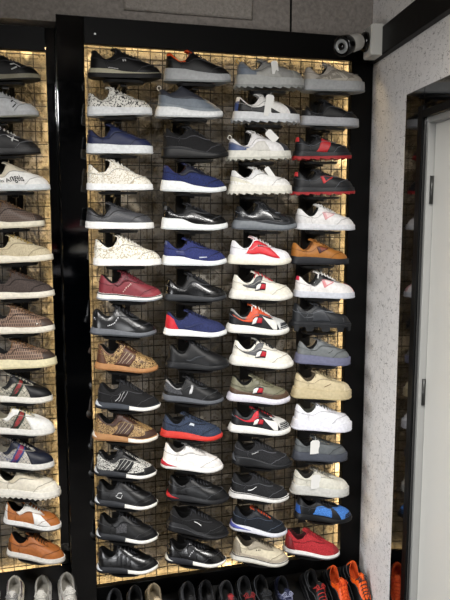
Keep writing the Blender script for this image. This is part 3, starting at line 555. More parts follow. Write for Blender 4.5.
LC = [
 sh('black low sneaker with white palm logo', (-27, 81), (40.6, 79), 'court', B_, s='#8f8b78', o='#3a3730', l='#111113', p=dict(sh=.11), ov=[('line', '#d8d8d6', ((.60, .50, .03), (.66, .60, .03), (.70, .42, .03))), ('line', '#d8d8d6', ((.58, .24, .03), (.66, .40, .03)))]),
 sh('white low sneaker with black palm logo', (-28, 118), (39.3, 116), 'court', '#c6c8ca', s='#b9bbbd', o='#8d8c80', l='#c9cbcd', p=dict(sh=.12), ov=[('line', '#1b1b1d', ((.62, .50, .03), (.66, .62, .03), (.68, .42, .03))), ('line', '#1b1b1d', ((.60, .20, .03), (.66, .40, .03)))]),
 sh('charcoal low sneaker with white emblem by the laces', (-27, 155), (40.6, 153.5), 'court', '#2b2b2d', s='#39393b', o='#2c2c2e', l='#dcdcda', p=dict(sh=.11), bow=False, ov=[('line', '#d8d8d6', ((.60, .40, .04), (.66, .66, .03))), ('line', '#d8d8d6', ((.58, .64, .03), (.68, .44, .03)))]),
 sh('white low sneaker with black gothic lettering', (-17, 191), (50.6, 190), 'court', '#e4e3df', s='#d6dadb', o='#c2c6c7', p=dict(sh=.11, top=.27), tc='#cfc6b2', ov=[('eye', '#cdc4b0'), ('text', '#26262a', 'Palm Angels', .27, .20, .024)], **{'in': '#b5aa94'}),
 sh('brown leather-look low sneaker with curled laces', (-21, 229.5), (45, 226.5), 'court', ('#4d4039', 'weave', '#66554a', 90), s='#ddd6c2', o='#c6bfab', l='#6b5138', p=dict(sh=.12), ov=[('toe', '#473a33', .78, .5)]),
 sh('beige low sneaker with gold lace tips', (-12, 264), (53.5, 260.5), 'court', ('#c6b898', 'knit', '#d2c5a6'), s='#e2dccb', o='#cdc6b4', l='#a8915a', p=dict(sh=.12), ov=[('line', '#d9b24a', ((.70, .80, .02), (.76, .80, .02)))]),
 sh('dark brown low sneaker with brown laces', (-11, 300), (54.8, 297), 'court', ('#4a403c', 'knit', '#574b46'), s='#e0dacb', o='#cac3b3', l='#523a28', p=dict(sh=.11)),
 sh('brown block-print low sneaker with a small white mark', (-11, 335), (54.8, 332), 'court', FF, s='#ded8ca', o='#c9c2b3', l='#6f5238', p=dict(sh=.11), ov=[('toe', '#4f3f37', .74, .5), ('line', '#e4e2dc', ((.70, .22, .03), (.72, .24, .03)))]),
 sh('brown block-print low sneaker with cream yellow sole', (-9, 370.5), (57, 366.5), 'court', FF, s='#dbd2ae', o='#c8be99', l='#7b5c3e', p=dict(sh=.15, sm=.13, st=.12), ov=[('toe', '#46382f', .74, .5)]),
 sh('grey lattice-print sneaker with red band, black toe', (-12, 402), (52.9, 403.5), 'court', GG, s='#dfdcd3', o='#c9c6bd', l='#1e1f22', ov=[('vamp', '#1c1d20', .64, .97), ('eye', '#1c1d20'), ('stripe', '#1c3a2a', .45, .045, .19), ('stripe', '#8f2024', .45, .024, .19)], **{'in': '#8c877b'}),
 sh('white-toed lattice-print sneaker with red band, cream laces', (-11, 434), (54.8, 436), 'court', GG, s='#dcdad4', o='#c5c3bd', l='#d8c898', ov=[('vamp', '#dddcd8', .64, .97), ('eye', '#dddcd8'), ('stripe', '#1c3a2a', .45, .045, .19), ('stripe', '#9b2226', .45, .026, .19)], **{'in': '#97917f'}),
 sh('navy-toed lattice-print sneaker with red band', (-11, 467.5), (54.4, 470.5), 'court', ('#bdb7a8', 'lattice', '#5e6070', 70), s='#dcdad4', o='#c5c3bd', l='#1b2236', ov=[('vamp', '#1f2538', .64, .97), ('eye', '#1f2538'), ('stripe', '#22356b', .45, .045, .19), ('stripe', '#9b2230', .45, .026, .19)], **{'in': '#8d887c'}),
 sh('cream runner with a ribbed knobbly sole', (-5, 497.5), (60, 500), 'chunky', '#d5cebd', s='#dedad0', o='#c4c0b6', teeth=(4, .02, 'sq'), l='#b7ae9a', p=dict(hh=.38, tg=.42, sh=.13, sm=.12, st=.11), ov=[('mud', '#dcd7ca'), ('eye', '#c3b9a2')], **{'in': '#4f4b44'}),
 sh('tan and white low sneaker', (4, 525), (61.4, 533), 'court', '#a5632f', s='#e2e1de', o='#55524e', l='#cfcac0', p=dict(hh=.38, tg=.41, sh=.10, sm=.095, st=.09), ov=[('heel', '#d6d4cf', .14, .85), ('eye', '#d6d3cc'), ('quad', '#dedcd8', ((.56, .02), (.78, .02), (.70, .72), (.58, .72)))], **{'in': '#1f1b19'}),
 sh('plain tan leather low sneaker, lowest shoe', (7.5, 556.5), (65.2, 566), 'court', '#a05e2c', s='#d8d4cc', o='#a39f97', l='#4d3018', p=dict(hh=.38, tg=.42, sh=.095, sm=.09, st=.085), ov=[('heel', '#5d3818', .15, .5), ('eye', '#9a5a2a')], **{'in': '#1f1a17'}),
]
ORD = ['top', 'second', 'third', 'fourth', 'fifth', 'sixth', 'seventh', 'eighth', 'ninth', 'tenth', 'eleventh', 'twelfth', 'thirteenth', 'fourteenth', 'bottom']
LEFT_Y = 0.11
PLACED = {}
for cname, lst, wall in (('first column', C1, 'main'), ('second column', C2, 'main'), ('third column', C3, 'main'), ('fourth column', C4, 'main'), ('left display', LC, 'left')):
    for i, d in enumerate(lst):
        loc = '%s shoe of the %s' % (ORD[i], cname)
        d['lab'] = '%s, %s' % (d['desc'].replace(', lowest shoe', ''), loc if len(d['desc'].replace(', lowest shoe', '').split()) <= 9 else cname)
        d['sup'] = loc; d['wall'] = wall
        yw = 4 + 13 * (i / 14) if True else 13
        off = LEFT_Y if wall == 'left' else 0
        PLACED[(cname, i)] = place(d, yaw=6 + 14 * min(1, max(0, i - 2) / 11), D=.135 - off, gy=.012 + off, group='sneakers in the ' + (cname if wall == 'main' else 'left display'))
# price tags tied to the laces
def price_tag(key, a0, size, label, tilt=0.0, off=(0, 0, 0)):
    M, L = PLACED[key]; p = M @ (Vector((a0[0], -a0[1], a0[2])) * L)
    R = Matrix.Translation(p) @ Matrix.Rotation(math.radians(tilt), 4, 'Y')
    e = empty('price_tag', R, label, 'tag', 'paper tags tied to shoes')
    w, h = size; mb = MB(); c = w * .2
    poly = [(-w / 2 + c, 0), (w / 2 - c, 0), (w / 2, -c), (w / 2, -h), (-w / 2, -h), (-w / 2, -c)]
    mb.prism(poly, -.0004, .0004, lambda q, t: Vector((q[0], t, q[1]))); mb.build('card', TAGM, e)
    mb = MB(); mb.tube([(0, 0, -.004), (.002, .002, .008), (.004, .012, .016)], .0007, 4); mb.build('string', mat('#d8d8d2'), e)
TAGM = simple('tag_paper', '#d9d8d4', .7)
price_tag(('third column', 0), (.52, .165, .40), (.028, .05), 'grey white paper tag on the top shoe of the third column', -8)
price_tag(('third column', 1), (.52, .165, .42), (.034, .085), 'long white paper tag on blue-heeled sneaker with black panel', 8)
price_tag(('third column', 2), (.60, .15, .46), (.032, .055), 'white paper tag tilted beside the dusty blue heeled sneaker laces', -48)
price_tag(('third column', 3), (.56, .15, .44), (.022, .060), 'narrow paper tag slanting over the all white chunky sneaker', -38)
price_tag(('fourth column', 11), (.38, .165, .42), (.043, .062), 'white paper tag hanging on the grey suede sneaker', 2)
price_tag(('fourth column', 12), (.40, .165, .40), (.045, .065), 'white paper tag hanging on the cream white sneaker', 3)
# ------------------------------------------------------------------ bottom rack
def rack_shoe(px, L, c, lab, y0=-.10, tilt=38, splay=0, group='trainers standing on the main bottom rack', **k):
    d = dict(st=k.pop('st', 'runner'), c=c, wf=.82, **k); d['p'] = dict(dict(hh=.36, tg=.42), **k.get('p', {}))
    xa = Vector((math.sin(math.radians(splay)), -math.cos(math.radians(tilt)), -math.sin(math.radians(tilt)))).normalized()
    ya = Vector((0, 0, 1)).cross(xa).normalized(); za = xa.cross(ya)
    M = Matrix((xa, ya, za)).transposed().to_4x4()
    P = at(px[0], px[1], y0); top = M.to_3x3() @ (Vector((.05, 0, .37)) * L)
    # heel top must sit on the ray at depth y0+top.y
    P = at(px[0], px[1], y0)
    M.translation = P - top
    e = empty('trainer', M, lab, 'shoe', group)
    Shoe(d, L).build(e); return M
RK = [
 ((115, 589), '#1b1c1f', 'black trainer with grey rim, first from left on main rack', dict(tc='#131315', ov=[('collar', '#4c4e53')])),
 ((135, 586), '#1a1b1e', 'black trainer with grey rim, second on main rack, left of beige', dict(tc='#131315', ov=[('collar', '#4c4e53')])),
 ((154, 583.5), '#b9a88c', 'beige trainer between black trainers on the main bottom rack', dict(s='#cbbf9f', l='#cbbfa6', **{'in': '#8d8068'})),
 ((188, 582), '#1a1b1d', 'black trainer just right of the beige one, bottom rack', dict(ov=[('collar', '#3d3f44')])),
 ((206, 580.5), '#19191c', 'black trainer under the black side-band runner, bottom rack', dict(ov=[('collar', '#3d3f44')])),
 ((226.5, 581), '#19191c', 'black trainer with red tongue mark near the rack centre', dict(l='#26262a', tc='#8d2428', ov=[('collar', '#3f4146')])),
 ((244.5, 576.5), '#1d1e21', 'black trainer with red laces line below the beige suede runner', dict(l='#8a2a2c', ov=[('collar', '#3f4146')])),
 ((261, 575), '#1d1f22', 'charcoal trainer beside the navy speckled trainers on the rack', dict(l='#3a3c41')),
 ((282, 576), '#242a4a', 'navy speckled trainer on the main bottom rack', dict(l='#9a9eb8', ov=[('eye', ('#262d52', 'crackle', '#8f93ad', 130))])),
 ((311.5, 569.5), '#17181a', 'black trainer with red and white lettering down its tongue', dict(tc='#1c1c1e', l='#b0302c', ov=[('collar', '#2d2f33')])),
 ((333.5, 566), '#18191b', 'black trainer with orange tongue, second from right end', dict(tc='#e2561a', l='#d8481c', ov=[('heeltab', '#e2561a', .5), ('eye', '#e2561a')], **{'in': '#d14f18'})),
 ((353, 561.5), '#18191b', 'black trainer with orange tongue, at right end of rack', dict(tc='#e85c18', l='#26201e', ov=[('heeltab', '#e85c18', .4), ('eye', '#e85c18')], **{'in': '#d14f18'})),
]
low = []
for px, c, lab, k in RK:
    k.setdefault('s', '#26272b')
    low.append(rack_shoe(px, .265, c, lab, splay=(7 if px[0] > 300 else 0), **k))
RL = [
 ((-11, 583), '#c9c7c0', 'white trainer cut off at the left edge of photo', dict(l='#d8d6d0', ov=[])),
 ((14, 576), '#d2d0ca', 'white trainer with maroon heel patch on the left rack', dict(l='#8a8886', tc='#b9b6b0', ov=[('quad', '#4a2230', ((.18, .4), (.4, .4), (.42, .75), (.2, .75)))])),
 ((42, 575.5), '#c2bfb6', 'pale grey trainer in the middle of the left rack', dict(l='#d4d1c8')),
 ((66.5, 572.5), '#bfbcb5', 'pale grey trainer with red-edged laces on the left rack', dict(l='#dcd9d2', ov=[('line', '#8d3a36', ((.5, .6, .04), (.7, .7, .04)))])),
]
for px, c, lab, k in RL:
    low.append(rack_shoe(px, .265, c, lab, y0=-.02, splay=(-5 if px[0] < 60 else 4), group='pale trainers standing on the left bottom rack', s='#dcdad4', **{'in': '#9a968c'}, **k))
# ------------------------------------------------------------------ the wall displays
GLOSS = simple('black_gloss_panel', '#04060a', .05, ior=2.2)
MATTE = simple('black_frame', '#060607', .5, ior=1.25)
WIREM = simple('wire', '#17140f', .45, .3)
LED = simple('led_warm', '#ffdf9a', .5, emis='#ffdb9c', es=34)
def surface(name, kind):
    mt = bpy.data.materials.new(name); mt.use_nodes = True; nt = mt.node_tree; N = nt.nodes; Lk = nt.links; b = N['Principled BSDF']
    tc = N.new('ShaderNodeTexCoord').outputs['Object']
    def noise(s, d, dist=0, vec=tc):
        n = N.new('ShaderNodeTexNoise'); n.inputs['Scale'].default_value = s; n.inputs['Detail'].default_value = d; n.inputs['Distortion'].default_value = dist
        Lk.new(vec, n.inputs['Vector']); return n.outputs['Fac']
    def ramp(src, *st):
        r = N.new('ShaderNodeValToRGB'); e = r.color_ramp.elements
        for i, (p, c) in enumerate(st):
            x = e[i] if i < 2 else e.new(p)
            x.position = p; x.color = c
        Lk.new(src, r.inputs[0]); return r.outputs[0]
    def mix(f, a, c, t='MIX'):
        x = N.new('ShaderNodeMix'); x.data_type = 'RGBA'; x.blend_type = t
        for v, i in ((f, 0), (a, 6), (c, 7)):
            if isinstance(v, (tuple, float, int)): x.inputs[i].default_value = v
            else: Lk.new(v, x.inputs[i])
        return x.outputs[2]
    def bump(h, st, dist, prev=None):
        bm = N.new('ShaderNodeBump'); bm.inputs['Strength'].default_value = st; bm.inputs['Distance'].default_value = dist
        Lk.new(h, bm.inputs['Height'])
        if prev is not None: Lk.new(prev, bm.inputs['Normal'])
        return bm.outputs[0]
    b.inputs['Roughness'].default_value = .8
    if kind == 'stone':
        mp = N.new('ShaderNodeMapping'); mp.inputs['Rotation'].default_value = (PI / 2, 0, 0); Lk.new(tc, mp.inputs['Vector'])
        br = N.new('ShaderNodeTexBrick'); Lk.new(mp.outputs[0], br.inputs['Vector']); br.inputs['Scale'].default_value = 1
        br.inputs['Brick Width'].default_value = .17; br.inputs['Row Height'].default_value = .085; br.inputs['Mortar Size'].default_value = .004; br.inputs['Mortar Smooth'].default_value = .3
        br.inputs['Color1'].default_value = lin('#767370'); br.inputs['Color2'].default_value = lin('#454442'); br.inputs['Mortar'].default_value = lin('#38332c')
        n = noise(26, 5); n2 = noise(75, 3, .6); n3 = noise(5.5, 3)
        c = mix(ramp(n, (.35, (.35, .35, .35, 1)), (.68, (1, 1, 1, 1))), (.14, .125, .10, 1), br.outputs['Color'])
        c = mix(ramp(n3, (.60, (0, 0, 0, 1)), (.64, (.6, .6, .6, 1))), c, lin('#c9c4ba'))
        c = mix(ramp(n2, (.56, (0, 0, 0, 1)), (.66, (.75, .75, .75, 1))), c, lin('#4d4232'))
        Lk.new(c, b.inputs['Base Color']); bn = bump(n, 1.0, .02); bn = bump(n2, .7, .006, bn); Lk.new(bn, b.inputs['Normal'])
    elif kind == 'stucco':
        mp = N.new('ShaderNodeMapping'); mp.inputs['Scale'].default_value = (.5, 1, 1); Lk.new(tc, mp.inputs['Vector'])
        n = noise(38, 1, 2.4, mp.outputs[0]); msk = noise(34, 2)
        ln = ramp(n, (.435, (0, 0, 0, 1)), (.465, (1, 1, 1, 1)), (.495, (0, 0, 0, 1)))
        mm = ramp(msk, (.44, (0, 0, 0, 1)), (.54, (1, 1, 1, 1)))
        f = mix(1.0, ln, mm, 'MULTIPLY'); big = noise(2.5, 3)
        base = mix(big, lin('#dedbd8'), lin('#efecea'))
        c = mix(f, base, lin('#67615c')); Lk.new(c, b.inputs['Base Color'])
        Lk.new(bump(noise(130, 3), .25, .003, bump(f, -.6, .004)), b.inputs['Normal']) if False else Lk.new(bump(noise(130, 3), .25, .003), b.inputs['Normal'])
    elif kind == 'plaster':
        n = noise(60, 4, .5); c = ramp(n, (.3, lin('#7a746f')), (.7, lin('#979089'))); Lk.new(c, b.inputs['Base Color']); Lk.new(bump(n, .6, .006), b.inputs['Normal'])
    elif kind == 'plaster_light':
        n = noise(75, 4, .5); c = ramp(n, (.3, lin('#86807a')), (.7, lin('#a09a93'))); Lk.new(c, b.inputs['Base Color']); Lk.new(bump(n, .8, .008), b.inputs['Normal'])
    elif kind == 'floor':
        n = noise(3, 3); c = ramp(n, (.3, lin('#3b3937')), (.7, lin('#4a4745'))); Lk.new(c, b.inputs['Base Color']); b.inputs['Roughness'].default_value = .3
    return mt
STONE, STUCCO, PLAST, PLASL = surface('stone_backing', 'stone'), surface('stucco', 'stucco'), surface('plaster', 'plaster'), surface('plaster_light', 'plaster_light')
W = 1.0616899 * S; H = 2.3                     # opening of the main display (x 0..W, z Z0..Z0+H)
def wire_panel(x0, x1, z0, z1, y, label, step=.0508):
    mb = MB(); r = .0016
    x = x0 + .012
    while x < x1 - .004: mb.box(x - r, x + r, y - r, y + r, z0 + .004, z1 - .004); x += step
    z = z1 - .014
    while z > z0 + .004: mb.box(x0 + .002, x1 - .002, y - 3 * r, y - r, z - r, z + r); z -= step
    o = mb.build('wire_grid', WIREM); tag(o, label, 'wire grid', 'wire grids of the shoe displays'); return o
wire_panel(0, W, Z0, Z0 + H, .012, 'black square wire grid hanging in front of the main lit stone niche')
def led(x0, x1, y0, y1, z0, z1, label):
    o = MB().box(x0, x1, y0, y1, z0, z1).build('led_strip', LED); tag(o, label, 'led strip', 'warm light strips in the niches')
def niche(name, x0, x1, z0, z1, y0, dep):
    """recess behind the frame: backing, four returns"""
    st = lambda n, mb, m: tag(mb.build(n, m), kind='structure')
    st('wall_' + name, MB().box(x0 - .06, x1 + .06, y0 + dep, y0 + dep + .05, z0 - .06, z1 + .06), STONE)
    st('trim_1', MB().box(x0 - .06, x0 - .03, y0 + .03, y0 + dep, z0 - .06, z1 + .06), STONE)
    st('trim_2', MB().box(x1 + .03, x1 + .06, y0 + .03, y0 + dep, z0 - .06, z1 + .06), STONE)
    st('trim_3', MB().box(x0 - .03, x1 + .03, y0 + .03, y0 + dep, z1 + .03, z1 + .06), STONE)
    st('trim_4', MB().box(x0 - .03, x1 + .03, y0 + .03, y0 + dep, z0 - .06, z0 - .03), STONE)
DEP = .085
niche('back', 0, W, Z0, Z0 + H, 0, DEP)
yl0, yl1 = .058, .068
led(-.030, -.022, yl0, yl1, Z0, Z0 + H, 'warm light strip hidden behind the left post of main display')
led(W + .022, W + .030, yl0, yl1, Z0, Z0 + H, 'warm light strip hidden behind the right post of main display')
led(0, W, yl0, yl1, Z0 + H + .022, Z0 + H + .030, 'warm light strip hidden behind the top rail of main display')
led(0, W, yl0, yl1, Z0 - .030, Z0 - .022, 'warm light strip hidden behind the bottom rail of main display')
# main frame
xL = (at(55.5, 40).x + at(72, 560).x) / 2; xR = (at(372, 60).x + at(362, 540).x) / 2
zT = (at(56, 12).z + at(300, 34).z) / 2
print('frame', xL, xR, zT, 'W', W)
fr = empty('display_frame', Matrix.Translation((xL, 0, 0)), 'black glossy frame around the main display with wide left post', 'display frame', 'black display frames')
def fpart(par, n, mb, m):
    o = mb.build(n, m); o.parent = par; o.matrix_parent_inverse = Matrix.Translation(par.location).inverted(); return o
fpart(fr, 'side_post', MB().cbox(xL, 0, 0, .03, 0, zT, .002), GLOSS)
fpart(fr, 'side_panel', MB().box(xL, xL + .012, .03, .30, 0, zT), MATTE)
fpart(fr, 'side_post', MB().cbox(W, xR - .002, 0, .03, 0, Z0 + H, .002), MATTE)
fpart(fr, 'top_rail', MB().cbox(0.0005, xR - .002, 0, .03, Z0 + H + .0005, zT, .002), MATTE)
fpart(fr, 'bottom_rail', MB().cbox(0.0005, W - .0005, 0, .03, 0, Z0, .002), MATTE)
mb = MB(); mb.tube([at(95, 34) + Vector((0, -.004, 0)), at(95, 34)], .004, 8); fpart(fr, 'screw_cap', mb, simple('steel', '#c8c8c8', .3, 1))
# left display
LY = LEFT_Y
lx1 = (at(46, 60, LY).x + at(61, 560, LY).x) / 2; lz1 = at(40, 51, LY).z; lz0 = at(40, 570.5, LY).z; lx0 = lx1 - .62; lzT = at(40, 27, LY).z
niche('back_left', lx0, lx1, lz0, lz1, LY, DEP)
wire_panel(lx0, lx1, lz0, lz1, LY + .012, 'black square wire grid in front of the left lit stone niche')
led(lx1 + .022, lx1 + .030, LY + yl0, LY + yl1, lz0, lz1, 'warm light strip hidden behind the right post of left display')
led(lx0, lx1, LY + yl0, LY + yl1, lz1 + .022, lz1 + .030, 'warm light strip hidden behind the top rail of left display')
led(lx0, lx1, LY + yl0, LY + yl1, lz0 - .030, lz0 - .022, 'warm light strip hidden behind the bottom rail of left display')
lf = empty('display_frame', Matrix.Translation((lx1, LY, 0)), 'black frame around the recessed left display, lower than the main one', 'display frame', 'black display frames')
fpart(lf, 'side_post', MB().cbox(lx1, xL - .0005, LY, LY + .03, 0, lzT, .002), GLOSS)
fpart(lf, 'side_post', MB().cbox(lx0 - .12, lx0, LY, LY + .03, 0, lzT, .002), GLOSS)
fpart(lf, 'top_rail', MB().cbox(lx0 + .0005, lx1 - .0005, LY, LY + .03, lz1 + .0005, lzT, .002), MATTE)
fpart(lf, 'bottom_rail', MB().cbox(lx0 + .0005, lx1 - .0005, LY, LY + .03, 0, lz0 - .0005, .002), MATTE)
# racks at the bottom: sloping black board on two end brackets
def rack(x0, x1, ztop, y0, label, tilt=38):
    e = empty('shoe_rack', Matrix.Translation((x0, y0, 0)), label, 'shoe rack', 'sloping black shoe racks')
    t = math.radians(tilt); dy, dz = -math.cos(t), -math.sin(t); n = Vector((0, math.sin(t), -math.cos(t)))
    a = Vector((0, -.004, ztop)); b_ = a + Vector((0, dy, dz)) * .36
    mb = MB(); mb.prism([(a.y, a.z), (b_.y, b_.z), (b_.y + n.y * .018, b_.z + n.z * .018), (a.y + n.y * .0, a.z - .02)], 0, x1 - x0, lambda p, w: Vector((w, p[0], p[1])))
    mb.build('board', MATTE, e)
    mb = MB(); mb.prism([(b_.y, b_.z), (b_.y - .012, b_.z), (b_.y - .012, b_.z + .03), (b_.y, b_.z + .03)], 0, x1 - x0, lambda p, w: Vector((w, p[0], p[1]))); mb.build('front_lip', MATTE, e)
    for w in (.01, x1 - x0 - .03):
        mb = MB(); mb.prism([(a.y, a.z - .03), (b_.y + .02, b_.z - .03), (b_.y + .02, 0), (a.y, 0)], w, w + .02, lambda p, w: Vector((w, p[0], p[1]))); mb.build('leg', MATTE, e)
# board plane under the rack shoes: take the average shoe transform
def board_z(M, y): # z of the shoe's sole plane at depth y
    o = M.translation; xa = M.col[0].xyz; k = (y - o.y) / xa.y; return (o + xa * k).z
zs = [board_z(M, -.004) for M in low[:len(RK)]]; zl = [board_z(M, LY - .004) for M in low[len(RK):]]
print('rack z', [round(z, 3) for z in zs], [round(z, 3) for z in zl])
rack(.0, xR - .01, min(zs) - .004, 0, 'sloping black rack board under the trainers of the main display')
rack(lx0 - .10, xL - .004, min(zl) - .004, LY, 'sloping black rack board under the trainers of the left display')
# ------------------------------------------------------------------ walls
def wall_box(name, mb, m): return tag(mb.build(name, m), kind='structure')
CEIL = 3.35
wall_box('wall_upper', MB().box(-2.2, xR + .01, .035, .30, zT - .02, CEIL), PLAST)
wall_box('wall_far_left', MB().box(-2.2, lx0 - .10, LY + .01, LY + .2, 0, zT), PLAST)
wall_box('wall_upper_left', MB().box(lx0 - .12, xL, LY + .02, .30, lzT - .01, zT), PLAST)
# faint raised plaster panel above the frame
p0 = at(124, 9, .02); p1 = at(250, 20, .02)
wall_box('trim_5', MB().cbox(p0.x, p1.x + .01, .012, .036, (p0.z + p1.z) / 2, CEIL - .1, .006), PLASL)
p2 = at(291, 20, .02); wall_box('trim_6', MB().cbox(p2.x, p2.x + .008, .030, .036, zT, CEIL - .1, .002), MATTE)
wall_box('floor', MB().box(-2.2, 3.2, -5.2, .3, -.05, 0), surface('floor_vinyl', 'floor'))
wall_box('ceiling', MB().box(-2.2, 3.2, -5.2, .3, CEIL, CEIL + .05), PLAST)
wall_box('wall_rear', MB().box(-2.2, 3.2, -5.25, -5.2, 0, CEIL), simple('rear_dark', '#2a2928', .8))
wall_box('wall_left', MB().box(-2.25, -2.2, -5.2, .3, 0, CEIL), PLAST)
# right wall, running toward the viewer at a slightly obtuse corner
r3 = ray(156, 233); dv = Vector((-r3.x, -r3.y, 0)).normalized()      # along the wall, toward the viewer
nv = Vector((-dv.y, dv.x, 0))
if nv.x > 0: nv = -nv                                                # into the room
P0 = Vector((xR, 0, 0)); print('right wall dir', dv, nv)
RW = Matrix(((dv.x, -nv.x, 0, P0.x), (dv.y, -nv.y, 0, P0.y), (0, 0, 1, 0), (0, 0, 0, 1)))   # local x along wall, y out of the room, z up
def onwall(u, v, off=0):
    d = ray(u, v); q = P0 + nv * off; k = (q - CAM).dot(nv) / d.dot(nv); p = CAM + d * k; return (p - P0).dot(dv), p.z
def rwbox(name, m, *b, parent=None, c=0):
    mb = MB(); (mb.cbox if c else mb.box)(*b, *([c] if c else [])); o = mb.build(name, m, parent)
    if parent is None: o.matrix_world = RW
    return o
sA = (onwall(408, 95)[0] + onwall(393, 600)[0]) / 2; zA = onwall(408, 95)[1]
sB = (onwall(424, 140, )[0] + onwall(412, 560)[0]) / 2; zB = onwall(426, 118)[1]
print('door', sA, sB, zA, zB, onwall(408, 95), onwall(393, 600), onwall(424, 140), onwall(412, 560))
tag(rwbox('wall_right', STUCCO, -.6, sA + .01, .001, .12, 0, CEIL), kind='structure')
tag(rwbox('wall_right_over_door', STUCCO, sA + .01, 4.5, .001, .12, zA - .01, CEIL), kind='structure')
tag(rwbox('wall_right_near', STUCCO, sB + 1.0 + (sB - sA), 4.5, .001, .12, 0, zA - .01), kind='structure')
door = bpy.data.objects.new('door_1', None); COL.objects.link(door); door.matrix_world = RW; tag(door, kind='structure')
sC = sB + 1.0
rwbox('casing', GLOSS, sA, sB, -.012, .11, 0, zA, parent=door, c=.003)
rwbox('casing', GLOSS, sC, sC + sB - sA, -.012, .11, 0, zA, parent=door, c=.003)
rwbox('casing', GLOSS, sB, sC, -.012, .11, zB, zA, parent=door, c=.003)
JM = simple('jamb_grey', '#8f8f8c', .3); LF = simple('door_leaf_white', '#cbcac4', .45)
rwbox('jamb', JM, sB, sB + .02, .0, .11, 0, zB, parent=door, c=.002)
rwbox('jamb', JM, sC - .02, sC, .0, .11, 0, zB, parent=door, c=.002)
rwbox('jamb', JM, sB + .02, sC - .02, .0, .11, zB - .02, zB, parent=door, c=.002)
rwbox('door_leaf', LF, sB + .021, sC - .021, .025, .075, .01, zB - .021, parent=door, c=.004)
mb = MB(); mb.tube([(sB + .035, .024, 1.02), (sB + .035, -.03, 1.02), (sB + .035, -.03, 1.18), (sB + .035, .024, 1.18)], .007, 8) if False else None
we = (sB - sA) * .24
rwbox('casing_edge', MATTE, sB - we, sB + .002, -.018, -.0125, 0, zB + we, parent=door, c=.002)
rwbox('casing_edge', MATTE, sB + .0025, sC, -.018, -.0125, zB, zB + we * .6, parent=door, c=.002)
for z in (.35, 1.25, 2.0):
    mb = MB(); mb.tube([(sB + .023, .018, z - .05), (sB + .023, .018, z + .05)], .007, 8); mb.build('hinge', simple('hinge_dark', '#4a4a48', .35, .6), door, True)
# black crown beam along the right wall
zb0 = onwall(374.5, 58)[1]; zb1 = zb0 + (zT - (Z0 + H)) * 1.0
tag(rwbox('trim_7', MATTE, .02, 4.4, -.03, 0, Z0 + H - .01, zT, c=.003), kind='structure')
print('beam', zb0, Z0 + H, zT)
# ------------------------------------------------------------------ cctv camera on the beam
c0 = at(341.5, 46.5, -.26); c1 = at(357, 42, -.19); mp = at(366, 42, -.13)
ax = (c0 - c1).normalized(); 
cc = empty('security_camera', Matrix.Translation(mp), 'white bullet security camera with black face mounted on the corner beam', 'camera')
def cp(n, mb, m, smooth=True): o = mb.build(n, m, None, smooth); o.parent = cc; o.matrix_parent_inverse = Matrix.Translation(mp).inverted(); return o
WH = simple('camera_white', '#cfcdc6', .35); BK = simple('camera_black', '#101012', .2)
L_ = (c0 - c1).length
def lathe(p, axis, prof, n=24):
    mb = MB(); u = axis.orthogonal().normalized(); w = axis.cross(u)
    for (h, r) in prof: mb.v += [p + axis * h + (u * math.cos(2 * PI * i / n) + w * math.sin(2 * PI * i / n)) * r for i in range(n)]
    for j in range(len(prof) - 1):
        for i in range(n): mb.f.append([j * n + i, j * n + (i + 1) % n, (j + 1) * n + (i + 1) % n, (j + 1) * n + i])
    mb.f.append([i for i in range(n)][::-1]); mb.f.append([(len(prof) - 1) * n + i for i in range(n)]); return mb
cp('housing', lathe(c1, ax, [(-.015, .024), (-.008, .031), (0, .034), (L_ * .62, .036), (L_ * .66, .034)]), WH)
cp('front_shroud', lathe(c1, ax, [(L_ * .6, .0365), (L_ * .66, .040), (L_ * .97, .041), (L_, .037), (L_ * .985, .033)]), BK)
cp('led_ring', lathe(c0 - ax * .002, ax, [(0, .028), (.002, .028), (.003, .026), (.003, .018), (.002, .0175)]), simple('led_ring_grey', '#9a9c9c', .3, .3))
cp('lens', lathe(c0 - ax * .001, ax, [(0, .014), (.005, .014), (.008, .010), (.009, .003)]), simple('lens_glass', '#050508', .05))
cp('arm', MB().tube([c1 - ax * .005, c1 - ax * .035, mp + Vector((-.02, 0, 0)), mp], .013, 12), BK)
bx = nv
cp('base', lathe(mp + bx * .0, bx, [(-.004, .040), (.006, .042), (.018, .036), (.022, .016)]), BK)
mbx = MB(); q = Matrix((dv, nv, Vector((0, 0, 1)))).transposed()
n0 = len(mbx.v); 
sM = (mp - P0).dot(nv)
mbx.cbox(-.055, .055, 0, sM - .032, -.062, .062, .006)
mbx.v = [mp + q @ Vector((v[0], -.005 - v[1], v[2])) for v in [Vector(t) for t in mbx.v]]
# flip so that the chamfered face looks into the room
cp('mounting_box', mbx, WH, False)
# ------------------------------------------------------------------ opposite shelf, seen mirrored in the glossy post
os_ = empty('wall_shelf', Matrix.Translation((-1.0, -5.18, 0)), 'dark shoe shelves opposite, mirrored in the glossy black post', 'shelf')
for z in (.95, 1.2, 1.45, 1.7):
    o = MB().cbox(0, 2.0, 0, .26, z - .02, z, .002).build('shelf_board', MATTE, os_)
for x in (0, 1.98): MB().box(x, x + .02, 0, .26, 0, 1.9).build('side_panel', MATTE, os_)
SRC = [(('third column', 14), 1.7, -.42, 'beige suede runner'), (('second column', 11), 1.7, -.02, 'white runner'), (('first column', 6), 1.7, .40, 'maroon runner'), (('third column', 3), 1.45, -.30, 'chunky white sneaker'), (('fourth column', 14), 1.45, .06, 'red knit runner'), (('first column', 3), 1.45, .44, 'white printed sneaker'),
       (('third column', 5), 1.2, -.20, 'white and red sneaker'), (('fourth column', 10), 1.2, .20, 'bright white sneaker')]
by_label = {o['label']: o for o in COL.objects if 'label' in o and o.get('category') == 'shoe'}
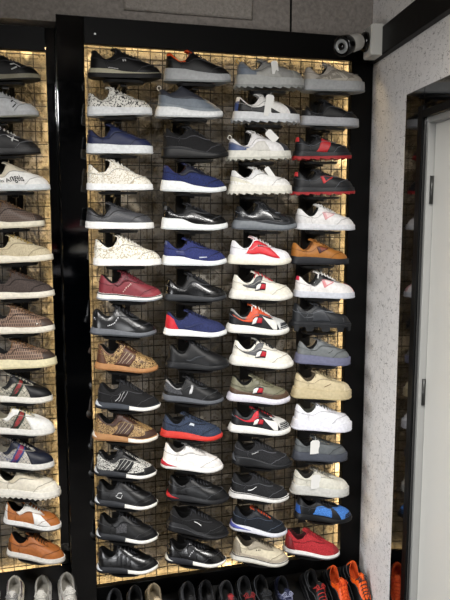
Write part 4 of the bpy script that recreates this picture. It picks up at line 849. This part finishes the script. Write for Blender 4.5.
for key, z, x, nm in SRC:
    src = next(o for l, o in by_label.items() if l.endswith(key[0]) and PLACED[key][0].translation == o.matrix_world.translation or (o.matrix_world.translation - PLACED[key][0].translation).length < 1e-4)
    r = src.copy(); COL.objects.link(r); r.matrix_world = Matrix.Translation((x, -5.05, z)) @ Matrix.Rotation(PI, 4, 'Z')
    r['label'] = '%s on the opposite shelf, mirrored in the glossy post' % nm; r['group'] = 'shoes on the opposite shelf'
    for c in src.children: q = c.copy(); COL.objects.link(q); q.parent = r; q.matrix_parent_inverse = c.matrix_parent_inverse.copy()
# ------------------------------------------------------------------ light
def area(name, loc, rot, sx, sy, power, col, spread=180):
    l = bpy.data.lights.new(name, 'AREA'); l.shape = 'RECTANGLE'; l.size = sx; l.size_y = sy; l.energy = power; l.color = col; l.spread = math.radians(spread)
    o = bpy.data.objects.new(name, l); COL.objects.link(o); o.location = loc; o.rotation_euler = [math.radians(a) for a in rot]; return o
area('ceiling_panel_light', (.66, -1.75, 2.8), (26, 0, 8), .8, .4, 26, (1, .975, .94), 110)
area('ceiling_panel_light', (-.95, -1.75, 2.8), (26, 0, 0), .8, .4, 26, (1, .975, .94), 114)
area('ceiling_panel_light', (.95, -4.1, 2.9), (-12, 0, 0), 1.0, .35, 48, (1, .975, .94), 150)  # unseen rear lamp, added and strengthened to light the mirrored opposite shelf
area('side_fill_light', (-1.9, -2.6, .8), (86, 0, -58), 1.4, 1.2, 20, (.97, .98, 1), 75)  # unseen fill light, added to brighten the lower right wall; no window here
o = area('top_row_fill_light', (-.35, -2.7, 2.75), (0, 0, 0), .25, .25, 3.0, (1, .98, .95), 62)  # unseen narrow fill, added to lift the top rows of shoes
o.rotation_euler = (Vector((.55, 0, 2.45)) - o.location).to_track_quat('-Z', 'Y').to_euler()
w = bpy.data.worlds.new('world'); bpy.context.scene.world = w; w.use_nodes = True
w.node_tree.nodes['Background'].inputs[0].default_value = (.5, .5, .52, 1); w.node_tree.nodes['Background'].inputs[1].default_value = .08
bpy.context.scene.view_settings.view_transform = 'Standard'
bpy.context.scene.view_settings.exposure = 0
bpy.context.scene.cycles.use_denoising = True
